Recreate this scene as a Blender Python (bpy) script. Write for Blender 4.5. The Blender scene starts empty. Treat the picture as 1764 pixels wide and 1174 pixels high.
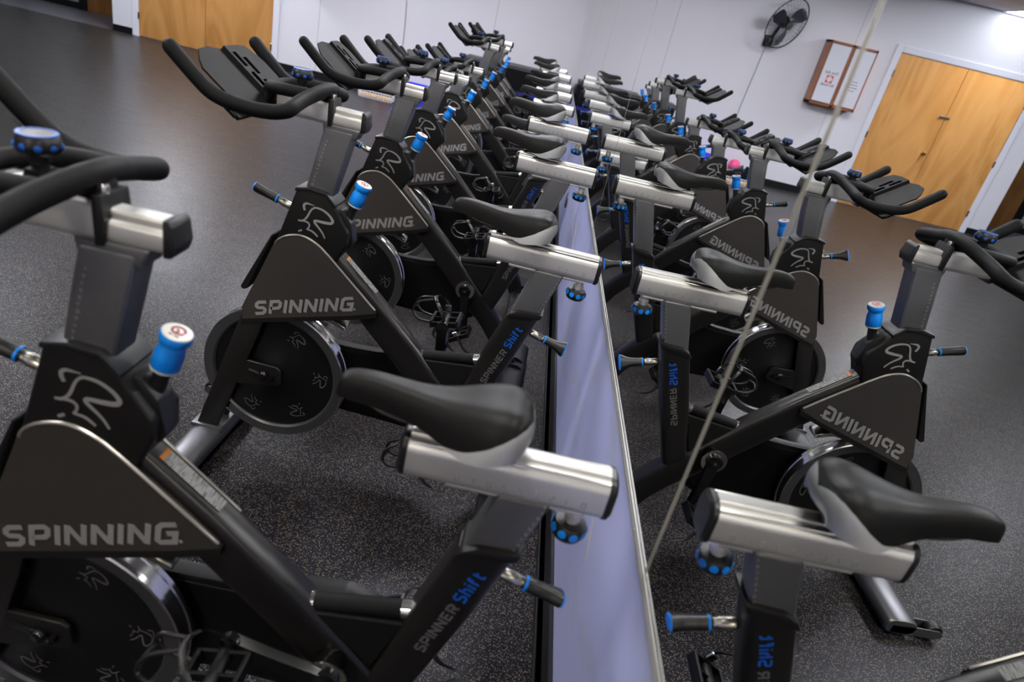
import bpy, bmesh, math, random
from mathutils import Vector, Matrix
PI = math.pi
C = bpy.context.scene.collection
sc = bpy.context.scene
random.seed(4)

# ---------------------------------------------------------------- camera
F_PX, ROLL, PITCH, YAW, CAM_X, CAM_Z = 1147.377, 0.239468, 0.450536, 0.0370735, -0.311285, 1.5
fwd = Vector((math.sin(YAW)*math.cos(PITCH), math.cos(YAW)*math.cos(PITCH), -math.sin(PITCH)))
rgt = Vector((math.cos(YAW), -math.sin(YAW), 0))
upv = rgt.cross(fwd)
r2 = math.cos(ROLL)*rgt + math.sin(ROLL)*upv
u2 = -math.sin(ROLL)*rgt + math.cos(ROLL)*upv
cd = bpy.data.cameras.new('camera'); cam = bpy.data.objects.new('camera', cd); C.objects.link(cam)
cam.matrix_world = Matrix(((r2.x, u2.x, -fwd.x, CAM_X), (r2.y, u2.y, -fwd.y, 0), (r2.z, u2.z, -fwd.z, CAM_Z), (0, 0, 0, 1)))
cd.sensor_width = 36; cd.lens = F_PX/1764*36; cd.clip_start = .02; cd.clip_end = 60
cd.dof.use_dof = True; cd.dof.focus_distance = 2.35; cd.dof.aperture_fstop = 3.2
sc.camera = cam

# ---------------------------------------------------------------- world, lights, exposure
w = bpy.data.worlds.new('world'); sc.world = w; w.use_nodes = True
w.node_tree.nodes['Background'].inputs[0].default_value = (.55, .62, .9, 1)
w.node_tree.nodes['Background'].inputs[1].default_value = .25
sc.view_settings.view_transform = 'Standard'; sc.view_settings.look = 'None'
sc.view_settings.exposure = 0.0; sc.view_settings.gamma = 1
sc.cycles.use_denoising = True
sc.cycles.max_bounces = 8; sc.cycles.glossy_bounces = 5; sc.cycles.diffuse_bounces = 4
sc.cycles.sample_clamp_indirect = 4
sc.cycles.caustics_reflective = False; sc.cycles.caustics_refractive = False
CEIL = 2.865
# recessed ceiling troffers: centre x, centre y, size x, size y, watts, colour
TROFFERS = [
    (-5.65, 9.60, .6, 1.2, 100, (.86, .92, 1)), (-5.65, 6.3, .6, 1.2, 55, (.88, .92, 1)), (-8.3, 1.5, .6, 1.2, 10, (.8, .87, 1)),
    (-.62, 7.3, .6, 1.2, 75, (.95, .95, 1)), (-3.1, 7.3, .6, 1.2, 90, (.93, .94, 1)), (-.62, 3.6, .6, 1.2, 65, (.97, .96, 1)), (-3.1, 3.2, .6, 1.2, 80, (.95, .95, 1)),
    (-.62, .75, .6, 1.2, 34, (1, .97, .90)), (-3.1, .90, .6, 1.2, 75, (.98, .96, .95)),
    (-5.2, -2.5, .6, 1.2, 25, (.8, .87, 1)), (-1.75, -2.6, .6, 1.2, 60, (1, .92, .76)),  # unseen pair behind the camera, added to brighten the front wall
    (-7.9, 10.95, .6, .6, 12, (.95, .95, 1)),
]

# ---------------------------------------------------------------- materials
def nt(name):
    m = bpy.data.materials.new(name); m.use_nodes = True
    return m, m.node_tree, m.node_tree.nodes, m.node_tree.links, m.node_tree.nodes['Principled BSDF']
def mat(name, col, rough=.5, metal=0, spec=.5, noise=0, nscale=40, bump=0, bscale=300, coat=0, emit=None, aniso=None):
    m, t, n, l, b = nt(name)
    b.inputs['Base Color'].default_value = (*col, 1); b.inputs['Roughness'].default_value = rough
    b.inputs['Metallic'].default_value = metal; b.inputs['Specular IOR Level'].default_value = spec
    b.inputs['Coat Weight'].default_value = coat; b.inputs['Coat Roughness'].default_value = .12
    tc = n.new('ShaderNodeTexCoord')
    if noise:
        no = n.new('ShaderNodeTexNoise'); no.inputs['Scale'].default_value = nscale; no.inputs['Detail'].default_value = 6
        l.new(tc.outputs['Object'], no.inputs['Vector'])
        mr = n.new('ShaderNodeMapRange'); mr.inputs['To Min'].default_value = 1-noise; mr.inputs['To Max'].default_value = 1+noise
        l.new(no.outputs['Fac'], mr.inputs['Value'])
        mx = n.new('ShaderNodeMix'); mx.data_type = 'RGBA'; mx.blend_type = 'MULTIPLY'; mx.inputs['Factor'].default_value = 1
        mx.inputs['A'].default_value = (*col, 1); l.new(mr.outputs[0], mx.inputs['B']); l.new(mx.outputs['Result'], b.inputs['Base Color'])
        mr2 = n.new('ShaderNodeMapRange'); mr2.inputs['To Min'].default_value = rough*(1-noise*.6); mr2.inputs['To Max'].default_value = min(1, rough*(1+noise*.6))
        l.new(no.outputs['Fac'], mr2.inputs['Value']); l.new(mr2.outputs[0], b.inputs['Roughness'])
    if bump:
        nb = n.new('ShaderNodeTexNoise'); nb.inputs['Scale'].default_value = bscale; nb.inputs['Detail'].default_value = 3
        if aniso:
            mp = n.new('ShaderNodeMapping'); mp.inputs['Scale'].default_value = aniso
            l.new(tc.outputs['Object'], mp.inputs['Vector']); l.new(mp.outputs[0], nb.inputs['Vector'])
        else: l.new(tc.outputs['Object'], nb.inputs['Vector'])
        bp = n.new('ShaderNodeBump'); bp.inputs['Strength'].default_value = bump; bp.inputs['Distance'].default_value = .001
        l.new(nb.outputs['Fac'], bp.inputs['Height']); l.new(bp.outputs[0], b.inputs['Normal'])
    if emit:
        b.inputs['Emission Color'].default_value = (*emit[0], 1); b.inputs['Emission Strength'].default_value = emit[1]
    return m
M = {}
M['frame'] = mat('charcoal_paint', (.030, .0285, .0275), .31, .65, noise=.06, nscale=60, bump=.05, bscale=900)
M['cover'] = mat('gunmetal_cover', (.072, .066, .060), .36, .5, noise=.05, nscale=30, bump=.04, bscale=900)
M['housing'] = mat('black_housing', (.012, .0112, .0108), .42, .3, .3, bump=.06, bscale=900)
M['trim'] = mat('silver_trim', (.62, .58, .52), .28, .9)
M['post'] = mat('grey_post_metal', (.15, .15, .155), .42, .7, noise=.07, nscale=90)
M['alu'] = mat('satin_aluminium', (.86, .85, .82), .36, .75, bump=.10, bscale=60, aniso=(1, 30, 30), noise=.04, nscale=12, coat=.6)
M['chrome'] = mat('bright_metal', (.75, .74, .72), .16, 1)
M['foam'] = mat('black_handlebar_foam', (.006, .006, .0065), .60, 0, .12, noise=.1, nscale=80, bump=.15, bscale=700)
M['black'] = mat('black_plastic', (.007, .007, .0075), .40, 0, .4)
M['matte'] = mat('matte_black_plastic', (.008, .0078, .0075), .6, 0, .12, bump=.2, bscale=900)
M['gloss'] = mat('gloss_black', (.004, .004, .0045), .16, 0, .5)
M['vinyl'] = mat('saddle_vinyl', (.008, .0077, .0076), .46, 0, .14, noise=.08, nscale=40, bump=.12, bscale=900)
M['silvervinyl'] = mat('silver_vinyl', (.58, .585, .59), .36, .25, noise=.03)
M['blue'] = mat('bright_blue_plastic', (.006, .29, .98), .35, 0, .4)
M['white'] = mat('white_plastic', (.78, .77, .72), .35)
M['maroon'] = mat('maroon_print', (.33, .03, .045), .5)
M['grey_print'] = mat('grey_print', (.27, .262, .255), .45)
M['dim_print'] = mat('dim_grey_print', (.10, .098, .095), .45)
M['blue_print'] = mat('blue_print', (.003, .09, .46), .4)
M['guard'] = mat('black_guard_plastic', (.0045, .0045, .005), .42, 0, .2)
M['wheelblack'] = mat('flywheel_black', (.0045, .0045, .005), .34, 0, .35)
M['wheelrim'] = mat('flywheel_side_ring', (.10, .10, .105), .33, .7)
M['orange'] = mat('orange_label', (.75, .26, .02), .5)
M['stamp'] = mat('stamped_marks', (.5, .5, .48), .5, .6)
M['foot'] = mat('silver_grey_foot_paint', (.12, .12, .13), .36, .7, noise=.05)
M['footdark'] = mat('dark_foot_paint', (.010, .010, .012), .45, .2, .25)
M['steel'] = mat('steel', (.5, .48, .42), .25, 1)

# warning label: grey with rows of fine dark text
def label_mat():
    m, t, n, l, b = nt('warning_label_print')
    tc = n.new('ShaderNodeTexCoord'); sx = n.new('ShaderNodeSeparateXYZ'); l.new(tc.outputs['Object'], sx.inputs[0])
    mx_ = n.new('ShaderNodeMath'); mx_.operation = 'MULTIPLY'; mx_.inputs[1].default_value = .771*520; l.new(sx.outputs[0], mx_.inputs[0])
    mz_ = n.new('ShaderNodeMath'); mz_.operation = 'MULTIPLY_ADD'; mz_.inputs[1].default_value = .636*520; l.new(sx.outputs[2], mz_.inputs[0]); l.new(mx_.outputs[0], mz_.inputs[2])
    my_ = n.new('ShaderNodeMath'); my_.operation = 'MULTIPLY'; my_.inputs[1].default_value = 45; l.new(sx.outputs[1], my_.inputs[0])
    cx_ = n.new('ShaderNodeCombineXYZ'); l.new(mz_.outputs[0], cx_.inputs[0]); l.new(my_.outputs[0], cx_.inputs[1])
    no = n.new('ShaderNodeTexNoise'); no.inputs['Scale'].default_value = 1; no.inputs['Detail'].default_value = 2; l.new(cx_.outputs[0], no.inputs['Vector'])
    cr = n.new('ShaderNodeValToRGB'); cr.color_ramp.elements[0].position = .40; cr.color_ramp.elements[0].color = (.05, .05, .05, 1)
    cr.color_ramp.elements[1].position = .50; cr.color_ramp.elements[1].color = (.24, .24, .23, 1); l.new(no.outputs['Fac'], cr.inputs[0]); l.new(cr.outputs[0], b.inputs['Base Color'])
    b.inputs['Roughness'].default_value = .4
    return m
M['label'] = label_mat()

def floor_mat(name, base, fl, amt=.72):
    m, t, n, l, b = nt(name)
    tc = n.new('ShaderNodeTexCoord')
    def flecks(scale, thr, keep, off):
        mp = n.new('ShaderNodeMapping'); mp.inputs['Location'].default_value = (off, off*.7, 0); l.new(tc.outputs['Object'], mp.inputs[0])
        ds = n.new('ShaderNodeTexNoise'); ds.inputs['Scale'].default_value = scale*1.3; l.new(mp.outputs[0], ds.inputs['Vector'])
        mx = n.new('ShaderNodeMix'); mx.data_type = 'VECTOR'; mx.inputs['Factor'].default_value = .0045
        l.new(mp.outputs[0], mx.inputs['A']); l.new(ds.outputs['Color'], mx.inputs['B'])
        v = n.new('ShaderNodeTexVoronoi'); v.inputs['Scale'].default_value = scale; v.voronoi_dimensions = '2D'
        l.new(mx.outputs['Result'], v.inputs['Vector'])
        a = n.new('ShaderNodeMath'); a.operation = 'LESS_THAN'; a.inputs[1].default_value = thr; l.new(v.outputs['Distance'], a.inputs[0])
        s = n.new('ShaderNodeSeparateColor'); l.new(v.outputs['Color'], s.inputs[0])
        g = n.new('ShaderNodeMath'); g.operation = 'GREATER_THAN'; g.inputs[1].default_value = keep; l.new(s.outputs[0], g.inputs[0])
        p = n.new('ShaderNodeMath'); p.operation = 'MULTIPLY'; l.new(a.outputs[0], p.inputs[0]); l.new(g.outputs[0], p.inputs[1])
        return p, s
    p1, s1 = flecks(190, .30, .70, 0); p2, s2 = flecks(330, .30, .66, 3.3)
    no = n.new('ShaderNodeTexNoise'); no.inputs['Scale'].default_value = 2.2; no.inputs['Detail'].default_value = 8; l.new(tc.outputs['Object'], no.inputs['Vector'])
    r0 = n.new('ShaderNodeValToRGB'); r0.color_ramp.elements[0].position = .3; r0.color_ramp.elements[1].position = .7
    r0.color_ramp.elements[0].color = (base[0]*.86, base[1]*.86, base[2]*.86, 1); r0.color_ramp.elements[1].color = (base[0]*1.12, base[1]*1.12, base[2]*1.12, 1)
    l.new(no.outputs['Fac'], r0.inputs[0])
    m1 = n.new('ShaderNodeMix'); m1.data_type = 'RGBA'; l.new(r0.outputs[0], m1.inputs['A'])
    rc = n.new('ShaderNodeValToRGB'); rc.color_ramp.elements[0].color = (fl[0], fl[1]*.84, fl[2]*.62, 1); rc.color_ramp.elements[1].color = (fl[0]*.8, fl[1]*.85, fl[2]*.95, 1)
    l.new(s1.outputs[1], rc.inputs[0]); l.new(rc.outputs[0], m1.inputs['B'])
    k = n.new('ShaderNodeMath'); k.operation = 'MULTIPLY'; k.inputs[1].default_value = amt; l.new(p1.outputs[0], k.inputs[0]); l.new(k.outputs[0], m1.inputs['Factor'])
    m2 = n.new('ShaderNodeMix'); m2.data_type = 'RGBA'; l.new(m1.outputs['Result'], m2.inputs['A']); m2.inputs['B'].default_value = (fl[0]*.8, fl[1]*.75, fl[2]*.62, 1)
    k2 = n.new('ShaderNodeMath'); k2.operation = 'MULTIPLY'; k2.inputs[1].default_value = amt*.7; l.new(p2.outputs[0], k2.inputs[0]); l.new(k2.outputs[0], m2.inputs['Factor'])
    l.new(m2.outputs['Result'], b.inputs['Base Color'])
    # worn sheen
    n2 = n.new('ShaderNodeTexNoise'); n2.inputs['Scale'].default_value = 5; n2.inputs['Detail'].default_value = 10
    mp = n.new('ShaderNodeMapping'); mp.inputs['Scale'].default_value = (1, 2.6, 1); mp.inputs['Rotation'].default_value = (0, 0, .4); l.new(tc.outputs['Object'], mp.inputs[0]); l.new(mp.outputs[0], n2.inputs['Vector'])
    mr = n.new('ShaderNodeMapRange'); mr.inputs['To Min'].default_value = .27; mr.inputs['To Max'].default_value = .38; l.new(n2.outputs['Fac'], mr.inputs['Value']); l.new(mr.outputs[0], b.inputs['Roughness'])
    nb = n.new('ShaderNodeTexNoise'); nb.inputs['Scale'].default_value = 420; nb.inputs['Detail'].default_value = 4; l.new(tc.outputs['Object'], nb.inputs['Vector'])
    bp = n.new('ShaderNodeBump'); bp.inputs['Strength'].default_value = .16; bp.inputs['Distance'].default_value = .001; l.new(nb.outputs['Fac'], bp.inputs['Height']); l.new(bp.outputs[0], b.inputs['Normal'])
    b.inputs['Specular IOR Level'].default_value = .11; b.inputs['Specular Tint'].default_value = (.9, .87, 1, 1)
    return m
M['floor'] = floor_mat('speckled_rubber_floor', (.0040, .0039, .0070), (.23, .215, .185))
M['hallfloor'] = mat('hall_floor', (.085, .083, .098), .38, noise=.15, nscale=10)

def wall_mat(name, col, smear=.0):
    m, t, n, l, b = nt(name)
    tc = n.new('ShaderNodeTexCoord')
    no = n.new('ShaderNodeTexNoise'); no.inputs['Scale'].default_value = 1.6; no.inputs['Detail'].default_value = 8; l.new(tc.outputs['Object'], no.inputs['Vector'])
    mr = n.new('ShaderNodeMapRange'); mr.inputs['To Min'].default_value = .965; mr.inputs['To Max'].default_value = 1.03; l.new(no.outputs['Fac'], mr.inputs['Value'])
    mx = n.new('ShaderNodeMix'); mx.data_type = 'RGBA'; mx.blend_type = 'MULTIPLY'; mx.inputs['Factor'].default_value = 1; mx.inputs['A'].default_value = (*col, 1)
    l.new(mr.outputs[0], mx.inputs['B']); out = mx.outputs['Result']
    if smear:   # rubbed grey smudges running along the wall
        mp = n.new('ShaderNodeMapping'); mp.inputs['Scale'].default_value = (1, 1.1, 2.6); mp.inputs['Rotation'].default_value = (.75, 0, 0); l.new(tc.outputs['Object'], mp.inputs[0])
        n3 = n.new('ShaderNodeTexNoise'); n3.inputs['Scale'].default_value = 2.3; n3.inputs['Detail'].default_value = 5; l.new(mp.outputs[0], n3.inputs['Vector'])
        cr = n.new('ShaderNodeValToRGB'); cr.color_ramp.elements[0].position = .56; cr.color_ramp.elements[1].position = .72
        l.new(n3.outputs['Fac'], cr.inputs[0])
        k = n.new('ShaderNodeMath'); k.operation = 'MULTIPLY'; k.inputs[1].default_value = smear; l.new(cr.outputs[0], k.inputs[0])
        m3 = n.new('ShaderNodeMix'); m3.data_type = 'RGBA'; l.new(k.outputs[0], m3.inputs['Factor']); l.new(out, m3.inputs['A']); m3.inputs['B'].default_value = (.30, .31, .30, 1); out = m3.outputs['Result']
    l.new(out, b.inputs['Base Color']); b.inputs['Roughness'].default_value = .5
    nb = n.new('ShaderNodeTexNoise'); nb.inputs['Scale'].default_value = 160; nb.inputs['Detail'].default_value = 4; l.new(tc.outputs['Object'], nb.inputs['Vector'])
    bp = n.new('ShaderNodeBump'); bp.inputs['Strength'].default_value = .12; bp.inputs['Distance'].default_value = .002; l.new(nb.outputs['Fac'], bp.inputs['Height']); l.new(bp.outputs[0], b.inputs['Normal'])
    return m
M['wall'] = wall_mat('painted_wall', (.80, .78, .845))
M['wall_r'] = wall_mat('shade_tinted_wall', (.36, .385, .64), .5)  # the wall's bluish shade is put into its base colour
M['whitetrim'] = mat('white_trim_paint', (.80, .79, .88), .35)
M['base'] = mat('black_rubber_baseboard', (.006, .006, .008), .45, 0, .3)
M['seam'] = mat('panel_seam_filler', (.42, .41, .42), .6)

def wood_mat(name, c1, c2, c3, sc_=(1, 1, .22), rough=.32, warp=1.5):
    m, t, n, l, b = nt(name)
    tc = n.new('ShaderNodeTexCoord'); mp = n.new('ShaderNodeMapping'); mp.inputs['Scale'].default_value = sc_; l.new(tc.outputs['Object'], mp.inputs[0])
    n1 = n.new('ShaderNodeTexNoise'); n1.inputs['Scale'].default_value = 1.7; n1.inputs['Detail'].default_value = 2; n1.inputs['Distortion'].default_value = warp; l.new(mp.outputs[0], n1.inputs['Vector'])
    mu = n.new('ShaderNodeMath'); mu.operation = 'MULTIPLY'; mu.inputs[1].default_value = 8; l.new(n1.outputs['Fac'], mu.inputs[0])
    fr = n.new('ShaderNodeMath'); fr.operation = 'PINGPONG'; fr.inputs[1].default_value = 1; l.new(mu.outputs[0], fr.inputs[0])
    cr = n.new('ShaderNodeValToRGB'); e = cr.color_ramp.elements; e[0].color = (*c1, 1); e[1].color = (*c2, 1); e.new(.5).color = (*c3, 1); l.new(fr.outputs[0], cr.inputs[0])
    mp2 = n.new('ShaderNodeMapping'); mp2.inputs['Scale'].default_value = (60, 60, 3); l.new(tc.outputs['Object'], mp2.inputs[0])
    n2 = n.new('ShaderNodeTexNoise'); n2.inputs['Scale'].default_value = 1; n2.inputs['Detail'].default_value = 3; l.new(mp2.outputs[0], n2.inputs['Vector'])
    mr = n.new('ShaderNodeMapRange'); mr.inputs['To Min'].default_value = .88; mr.inputs['To Max'].default_value = 1.1; l.new(n2.outputs['Fac'], mr.inputs['Value'])
    mx = n.new('ShaderNodeMix'); mx.data_type = 'RGBA'; mx.blend_type = 'MULTIPLY'; mx.inputs['Factor'].default_value = 1; l.new(cr.outputs[0], mx.inputs['A']); l.new(mr.outputs[0], mx.inputs['B'])
    l.new(mx.outputs['Result'], b.inputs['Base Color']); b.inputs['Roughness'].default_value = rough
    return m
M['door'] = wood_mat('varnished_birch_door', (.58, .285, .092), (.44, .195, .052), (.52, .245, .072))
M['door2'] = wood_mat('brown_door', (.30, .14, .035), (.22, .095, .022), (.26, .115, .028))
M['cabwood'] = wood_mat('red_oak_cabinet', (.33, .115, .045), (.25, .08, .03), (.29, .10, .038))

def mirror_mats():
    m, t, n, l, b = nt('silvered_mirror_glass')
    b.inputs['Base Color'].default_value = (.93, .945, .94, 1); b.inputs['Metallic'].default_value = 1; b.inputs['Roughness'].default_value = 0.0
    return m
M['mirror'] = mirror_mats()
M['mirroredge'] = mat('mirror_glass_edge', (.50, .48, .42), .25, .6)

def ceiling_mat():
    m, t, n, l, b = nt('ceiling_tile')
    tc = n.new('ShaderNodeTexCoord')
    br = n.new('ShaderNodeTexBrick'); br.offset = 0; br.inputs['Scale'].default_value = 1; br.inputs['Brick Width'].default_value = .6; br.inputs['Row Height'].default_value = .6
    br.inputs['Mortar Size'].default_value = .012; br.inputs['Color1'].default_value = (.50, .49, .50, 1); br.inputs['Color2'].default_value = (.47, .46, .47, 1); br.inputs['Mortar'].default_value = (.62, .62, .62, 1)
    l.new(tc.outputs['Object'], br.inputs['Vector']); l.new(br.outputs[0], b.inputs['Base Color']); b.inputs['Roughness'].default_value = .9
    return m
M['ceiling'] = ceiling_mat()

# ---------------------------------------------------------------- mesh helpers
def tag(o, label=None, cat=None, group=None, kind=None):
    if label: o['label'] = label
    if cat: o['category'] = cat
    if group: o['group'] = group
    if kind: o['kind'] = kind
    return o
def empty(name, loc=(0, 0, 0), rz=0):
    o = bpy.data.objects.new(name, None); C.objects.link(o); o.location = loc; o.rotation_euler = (0, 0, rz); o.empty_display_size = .1
    return o
def obj(name, bm, m, parent=None, sharp=.6, mats=None):
    bmesh.ops.remove_doubles(bm, verts=bm.verts, dist=1e-6)
    bmesh.ops.recalc_face_normals(bm, faces=bm.faces)
    for f in bm.faces: f.smooth = True
    for e in bm.edges:
        if len(e.link_faces) == 2 and e.calc_face_angle(0) > sharp: e.smooth = False
    me = bpy.data.meshes.new(name); bm.to_mesh(me); bm.free()
    for x in (mats or [m]): me.materials.append(x)
    o = bpy.data.objects.new(name, me); C.objects.link(o)
    if parent: o.parent = parent
    return o
NB = bmesh.new
def loft(bm, rings, cap=True, closed=True):
    vs = [[bm.verts.new(p) for p in r] for r in rings]; n = len(rings[0]); fs = []
    for a, b in zip(vs[:-1], vs[1:]):
        for i in range(n if closed else n-1):
            j = (i+1) % n; fs.append(bm.faces.new((a[i], a[j], b[j], b[i])))
    if cap:
        bm.faces.new(vs[0][::-1]); bm.faces.new(vs[-1])
    return vs, fs
def prism(bm, poly, y0, y1, bev=0, seg=2, axis='Y'):
    """polygon in the (a,b) plane pushed through along axis, edges bevelled"""
    def P(a, b, c): return (a, c, b) if axis == 'Y' else ((a, b, c) if axis == 'Z' else (c, a, b))
    t = bmesh.new()
    v0 = [t.verts.new(P(a, b, y0)) for a, b in poly]; v1 = [t.verts.new(P(a, b, y1)) for a, b in poly]; n = len(poly)
    t.faces.new(v0[::-1]); t.faces.new(v1)
    for i in range(n): t.faces.new((v0[i], v0[(i+1) % n], v1[(i+1) % n], v1[i]))
    bmesh.ops.recalc_face_normals(t, faces=t.faces)
    if bev: bmesh.ops.bevel(t, geom=list(t.edges), offset=bev, segments=seg, profile=.6, affect='EDGES', clamp_overlap=True)
    me = bpy.data.meshes.new('tmp'); t.to_mesh(me); t.free(); bm.from_mesh(me); bpy.data.meshes.remove(me)
def box(bm, lo, hi, bev=0, seg=2):
    prism(bm, [(lo[0], lo[1]), (hi[0], lo[1]), (hi[0], hi[1]), (lo[0], hi[1])], lo[2], hi[2], bev, seg, 'Z')
def frames(pts):
    pts = [Vector(p) for p in pts]; T = []
    for i in range(len(pts)):
        a = pts[max(i-1, 0)]; b = pts[min(i+1, len(pts)-1)]; T.append((b-a).normalized())
    u = T[0].orthogonal().normalized(); out = []
    for i, t in enumerate(T):
        u = (u - t*u.dot(t)).normalized(); out.append((pts[i], t, u, t.cross(u)))
    return out
def smoothpath(pts, k=4):
    """Catmull-Rom"""
    P = [Vector(p) for p in pts]; P = [P[0]*2-P[1]] + P + [P[-1]*2-P[-2]]; out = []
    for i in range(1, len(P)-2):
        for j in range(k):
            t = j/k; a, b, c, d = P[i-1], P[i], P[i+1], P[i+2]
            out.append(.5*((2*b)+(c-a)*t+(2*a-5*b+4*c-d)*t*t+(3*b-a-3*c+d)*t**3))
    out.append(P[-2]); return out
def tube(bm, pts, r, seg=14, round_ends=False, radii=None):
    fr = frames(pts); rings = []; n = len(fr)
    R = radii or [r]*n
    def ring(p, u, v, rr): return [p+(math.cos(2*PI*i/seg)*u+math.sin(2*PI*i/seg)*v)*rr for i in range(seg)]
    if round_ends:
        p, t, u, v = fr[0]
        for a in (80, 55, 30): rings.append(ring(p - t*R[0]*math.sin(math.radians(a)), u, v, R[0]*math.cos(math.radians(a))))
    for (p, t, u, v), rr in zip(fr, R): rings.append(ring(p, u, v, rr))
    if round_ends:
        p, t, u, v = fr[-1]
        for a in (30, 55, 80): rings.append(ring(p + t*R[-1]*math.sin(math.radians(a)), u, v, R[-1]*math.cos(math.radians(a))))
    loft(bm, rings)
def lathe(bm, prof, o=(0, 0, 0), ax=(0, 0, 1), seg=24, ring=False):
    """prof: list of (radius, height along axis); ring=True closes the profile on itself"""
    if ring: prof = list(prof) + [prof[0]]
    ax = Vector(ax).normalized(); o = Vector(o); u = ax.orthogonal().normalized(); v = ax.cross(u)
    rings = [[o + ax*h + (math.cos(2*PI*i/seg)*u+math.sin(2*PI*i/seg)*v)*max(r, 1e-4) for i in range(seg)] for r, h in prof]
    loft(bm, rings, cap=not ring)
def sweep_section(bm, sec, x0, x1, ends=.0, o=(0, 0)):
    """section (y,z) list pushed along X"""
    loft(bm, [[(x0, y, z) for y, z in sec], [(x1, y, z) for y, z in sec]])
def rrect(hy, z0, z1, r, seg=5):
    out = []
    for cy, cz, a0 in ((hy-r, z1-r, 0), (-hy+r, z1-r, 90), (-hy+r, z0+r, 180), (hy-r, z0+r, 270)):
        for i in range(seg+1):
            a = math.radians(a0+90*i/seg); out.append((cy+r*math.cos(a), cz+r*math.sin(a)))
    return out
# strokes -> flat lettering --------------------------------------------------
G = {
 'S': (.82, [[(1, 1), (.2, 1), (0, .86), (0, .66), (.2, .52), (.8, .48), (1, .34), (1, .14), (.8, 0), (0, 0)]]),
 'P': (.82, [[(0, -.07), (0, 1), (.8, 1), (1, .86), (1, .54), (.8, .4), (0, .4)]]),
 'I': (0, [[(0, -.07), (0, 1.07)]]),
 'N': (.85, [[(0, -.07), (0, 1.07)], [(.02, 1.02), (.98, -.02)], [(1, -.07), (1, 1.07)]]),
 'G': (.86, [[(1, 1), (.2, 1), (0, .86), (0, .14), (.2, 0), (1, 0), (1, .5), (.5, .5)]]),
 'E': (.72, [[(1, 1), (0, 1), (0, 0), (1, 0)], [(0, .5), (.9, .5)]]),
 'R': (.82, [[(0, -.07), (0, 1), (.8, 1), (1, .88), (1, .58), (.8, .45), (0, .45)], [(.55, .45), (1, -.07)]]),
 'h': (.62, [[(0, 1.1), (0, -.07)], [(0, .68), (.75, .68), (1, .52), (1, -.07)]]),
 'i': (0, [[(0, -.07), (0, .74)], [(0, .93), (0, 1.07)]]),
 'f': (.5, [[(.25, -.07), (.25, .85), (.45, 1), (1, 1)], [(0, .68), (.9, .68)]]),
 't': (.55, [[(.25, 1), (.25, .18), (.45, 0), (1, 0)], [(0, .68), (.95, .68)]]),
 '0': (.6, [[(0, 0), (0, 1), (1, 1), (1, 0), (0, 0)]]), '1': (.1, [[(.5, 0), (.5, 1)]]),
 '2': (.6, [[(0, 1), (1, 1), (1, .5), (0, .5), (0, 0), (1, 0)]]), '3': (.6, [[(0, 1), (1, 1), (1, 0), (0, 0)], [(.2, .5), (1, .5)]]),
 '4': (.6, [[(0, 1), (0, .45), (1, .45)], [(.8, 1), (.8, 0)]]), '5': (.6, [[(1, 1), (0, 1), (0, .5), (1, .5), (1, 0), (0, 0)]]),
 '6': (.6, [[(1, 1), (0, 1), (0, 0), (1, 0), (1, .5), (0, .5)]]), '7': (.6, [[(0, 1), (1, 1), (.4, 0)]]),
 '8': (.6, [[(0, 0), (0, 1), (1, 1), (1, 0), (0, 0)], [(0, .5), (1, .5)]]),
 'A': (.7, [[(0, 0), (.5, 1), (1, 0)], [(.2, .4), (.8, .4)]]), 'B': (.6, [[(0, 0), (0, 1), (1, .9), (1, .6), (0, .5), (1, .4), (1, .1), (0, 0)]]),
 'C': (.6, [[(1, 1), (0, .9), (0, .1), (1, 0)]]), 'D': (.6, [[(0, 0), (0, 1), (1, .8), (1, .2), (0, 0)]]), 'F': (.6, [[(0, 0), (0, 1), (1, 1)], [(0, .5), (.8, .5)]]),
 'H': (.6, [[(0, 0), (0, 1)], [(1, 0), (1, 1)], [(0, .5), (1, .5)]]), 'J': (.6, [[(1, 1), (1, 0), (0, 0), (0, .3)]]), 'K': (.6, [[(0, 0), (0, 1)], [(1, 1), (0, .5), (1, 0)]]),
 '.': (.1, [[(.3, .45), (.7, .45)]]),
}
def ribbon(bm, pts, th, nrm, lift=.0006):
    """flat mitred strip along 3-D pts lying in a plane of normal nrm; th may be a list"""
    nrm = Vector(nrm).normalized(); P = [Vector(p) for p in pts]; n = len(P); T = th if isinstance(th, list) else [th]*n
    L, R = [], []
    for i in range(n):
        d0 = (P[i]-P[i-1]).normalized() if i > 0 else None; d1 = (P[i+1]-P[i]).normalized() if i < n-1 else None
        d0 = d0 or d1; d1 = d1 or d0
        n0 = nrm.cross(d0); n1 = nrm.cross(d1); m = n0+n1
        if m.length < 1e-6: m = n0
        m.normalize(); k = T[i]/2/max(.45, m.dot(n0))
        L.append(P[i]+m*k); R.append(P[i]-m*k)
    rows = [[a, b, b+nrm*lift, a+nrm*lift] for a, b in zip(L, R)]
    loft(bm, rows)
def text3d(bm, s, o, ex, ey, nrm, th, adv=None, gap=.35):
    """letters of height |ey| from origin o, baseline ex (unit), th stroke width; scaled to total width adv"""
    o = Vector(o); ex = Vector(ex).normalized(); ey = Vector(ey); h = ey.length; inner = 1 - th/h
    widths = [(G[c][0] if c != ' ' else .25) for c in s]
    tot = sum(widths)*inner*h + len(s)*th + (len(s)-1)*gap*th*2.0
    k = (adv/tot) if adv else 1
    x = 0
    for c, wd in zip(s, widths):
        if c == ' ': x += (.25*h+th)*k; continue
        W = wd*h*inner*k
        for q_, st in enumerate(G[c][1]):
            pts = [o + ex*(x+th/2+p[0]*W) + ey*(th/2/h + p[1]*inner) for p in st]
            ribbon(bm, pts, th, nrm, .0005+.00022*q_)
        x += W + th + gap*th*2.0*k
    return x

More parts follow.
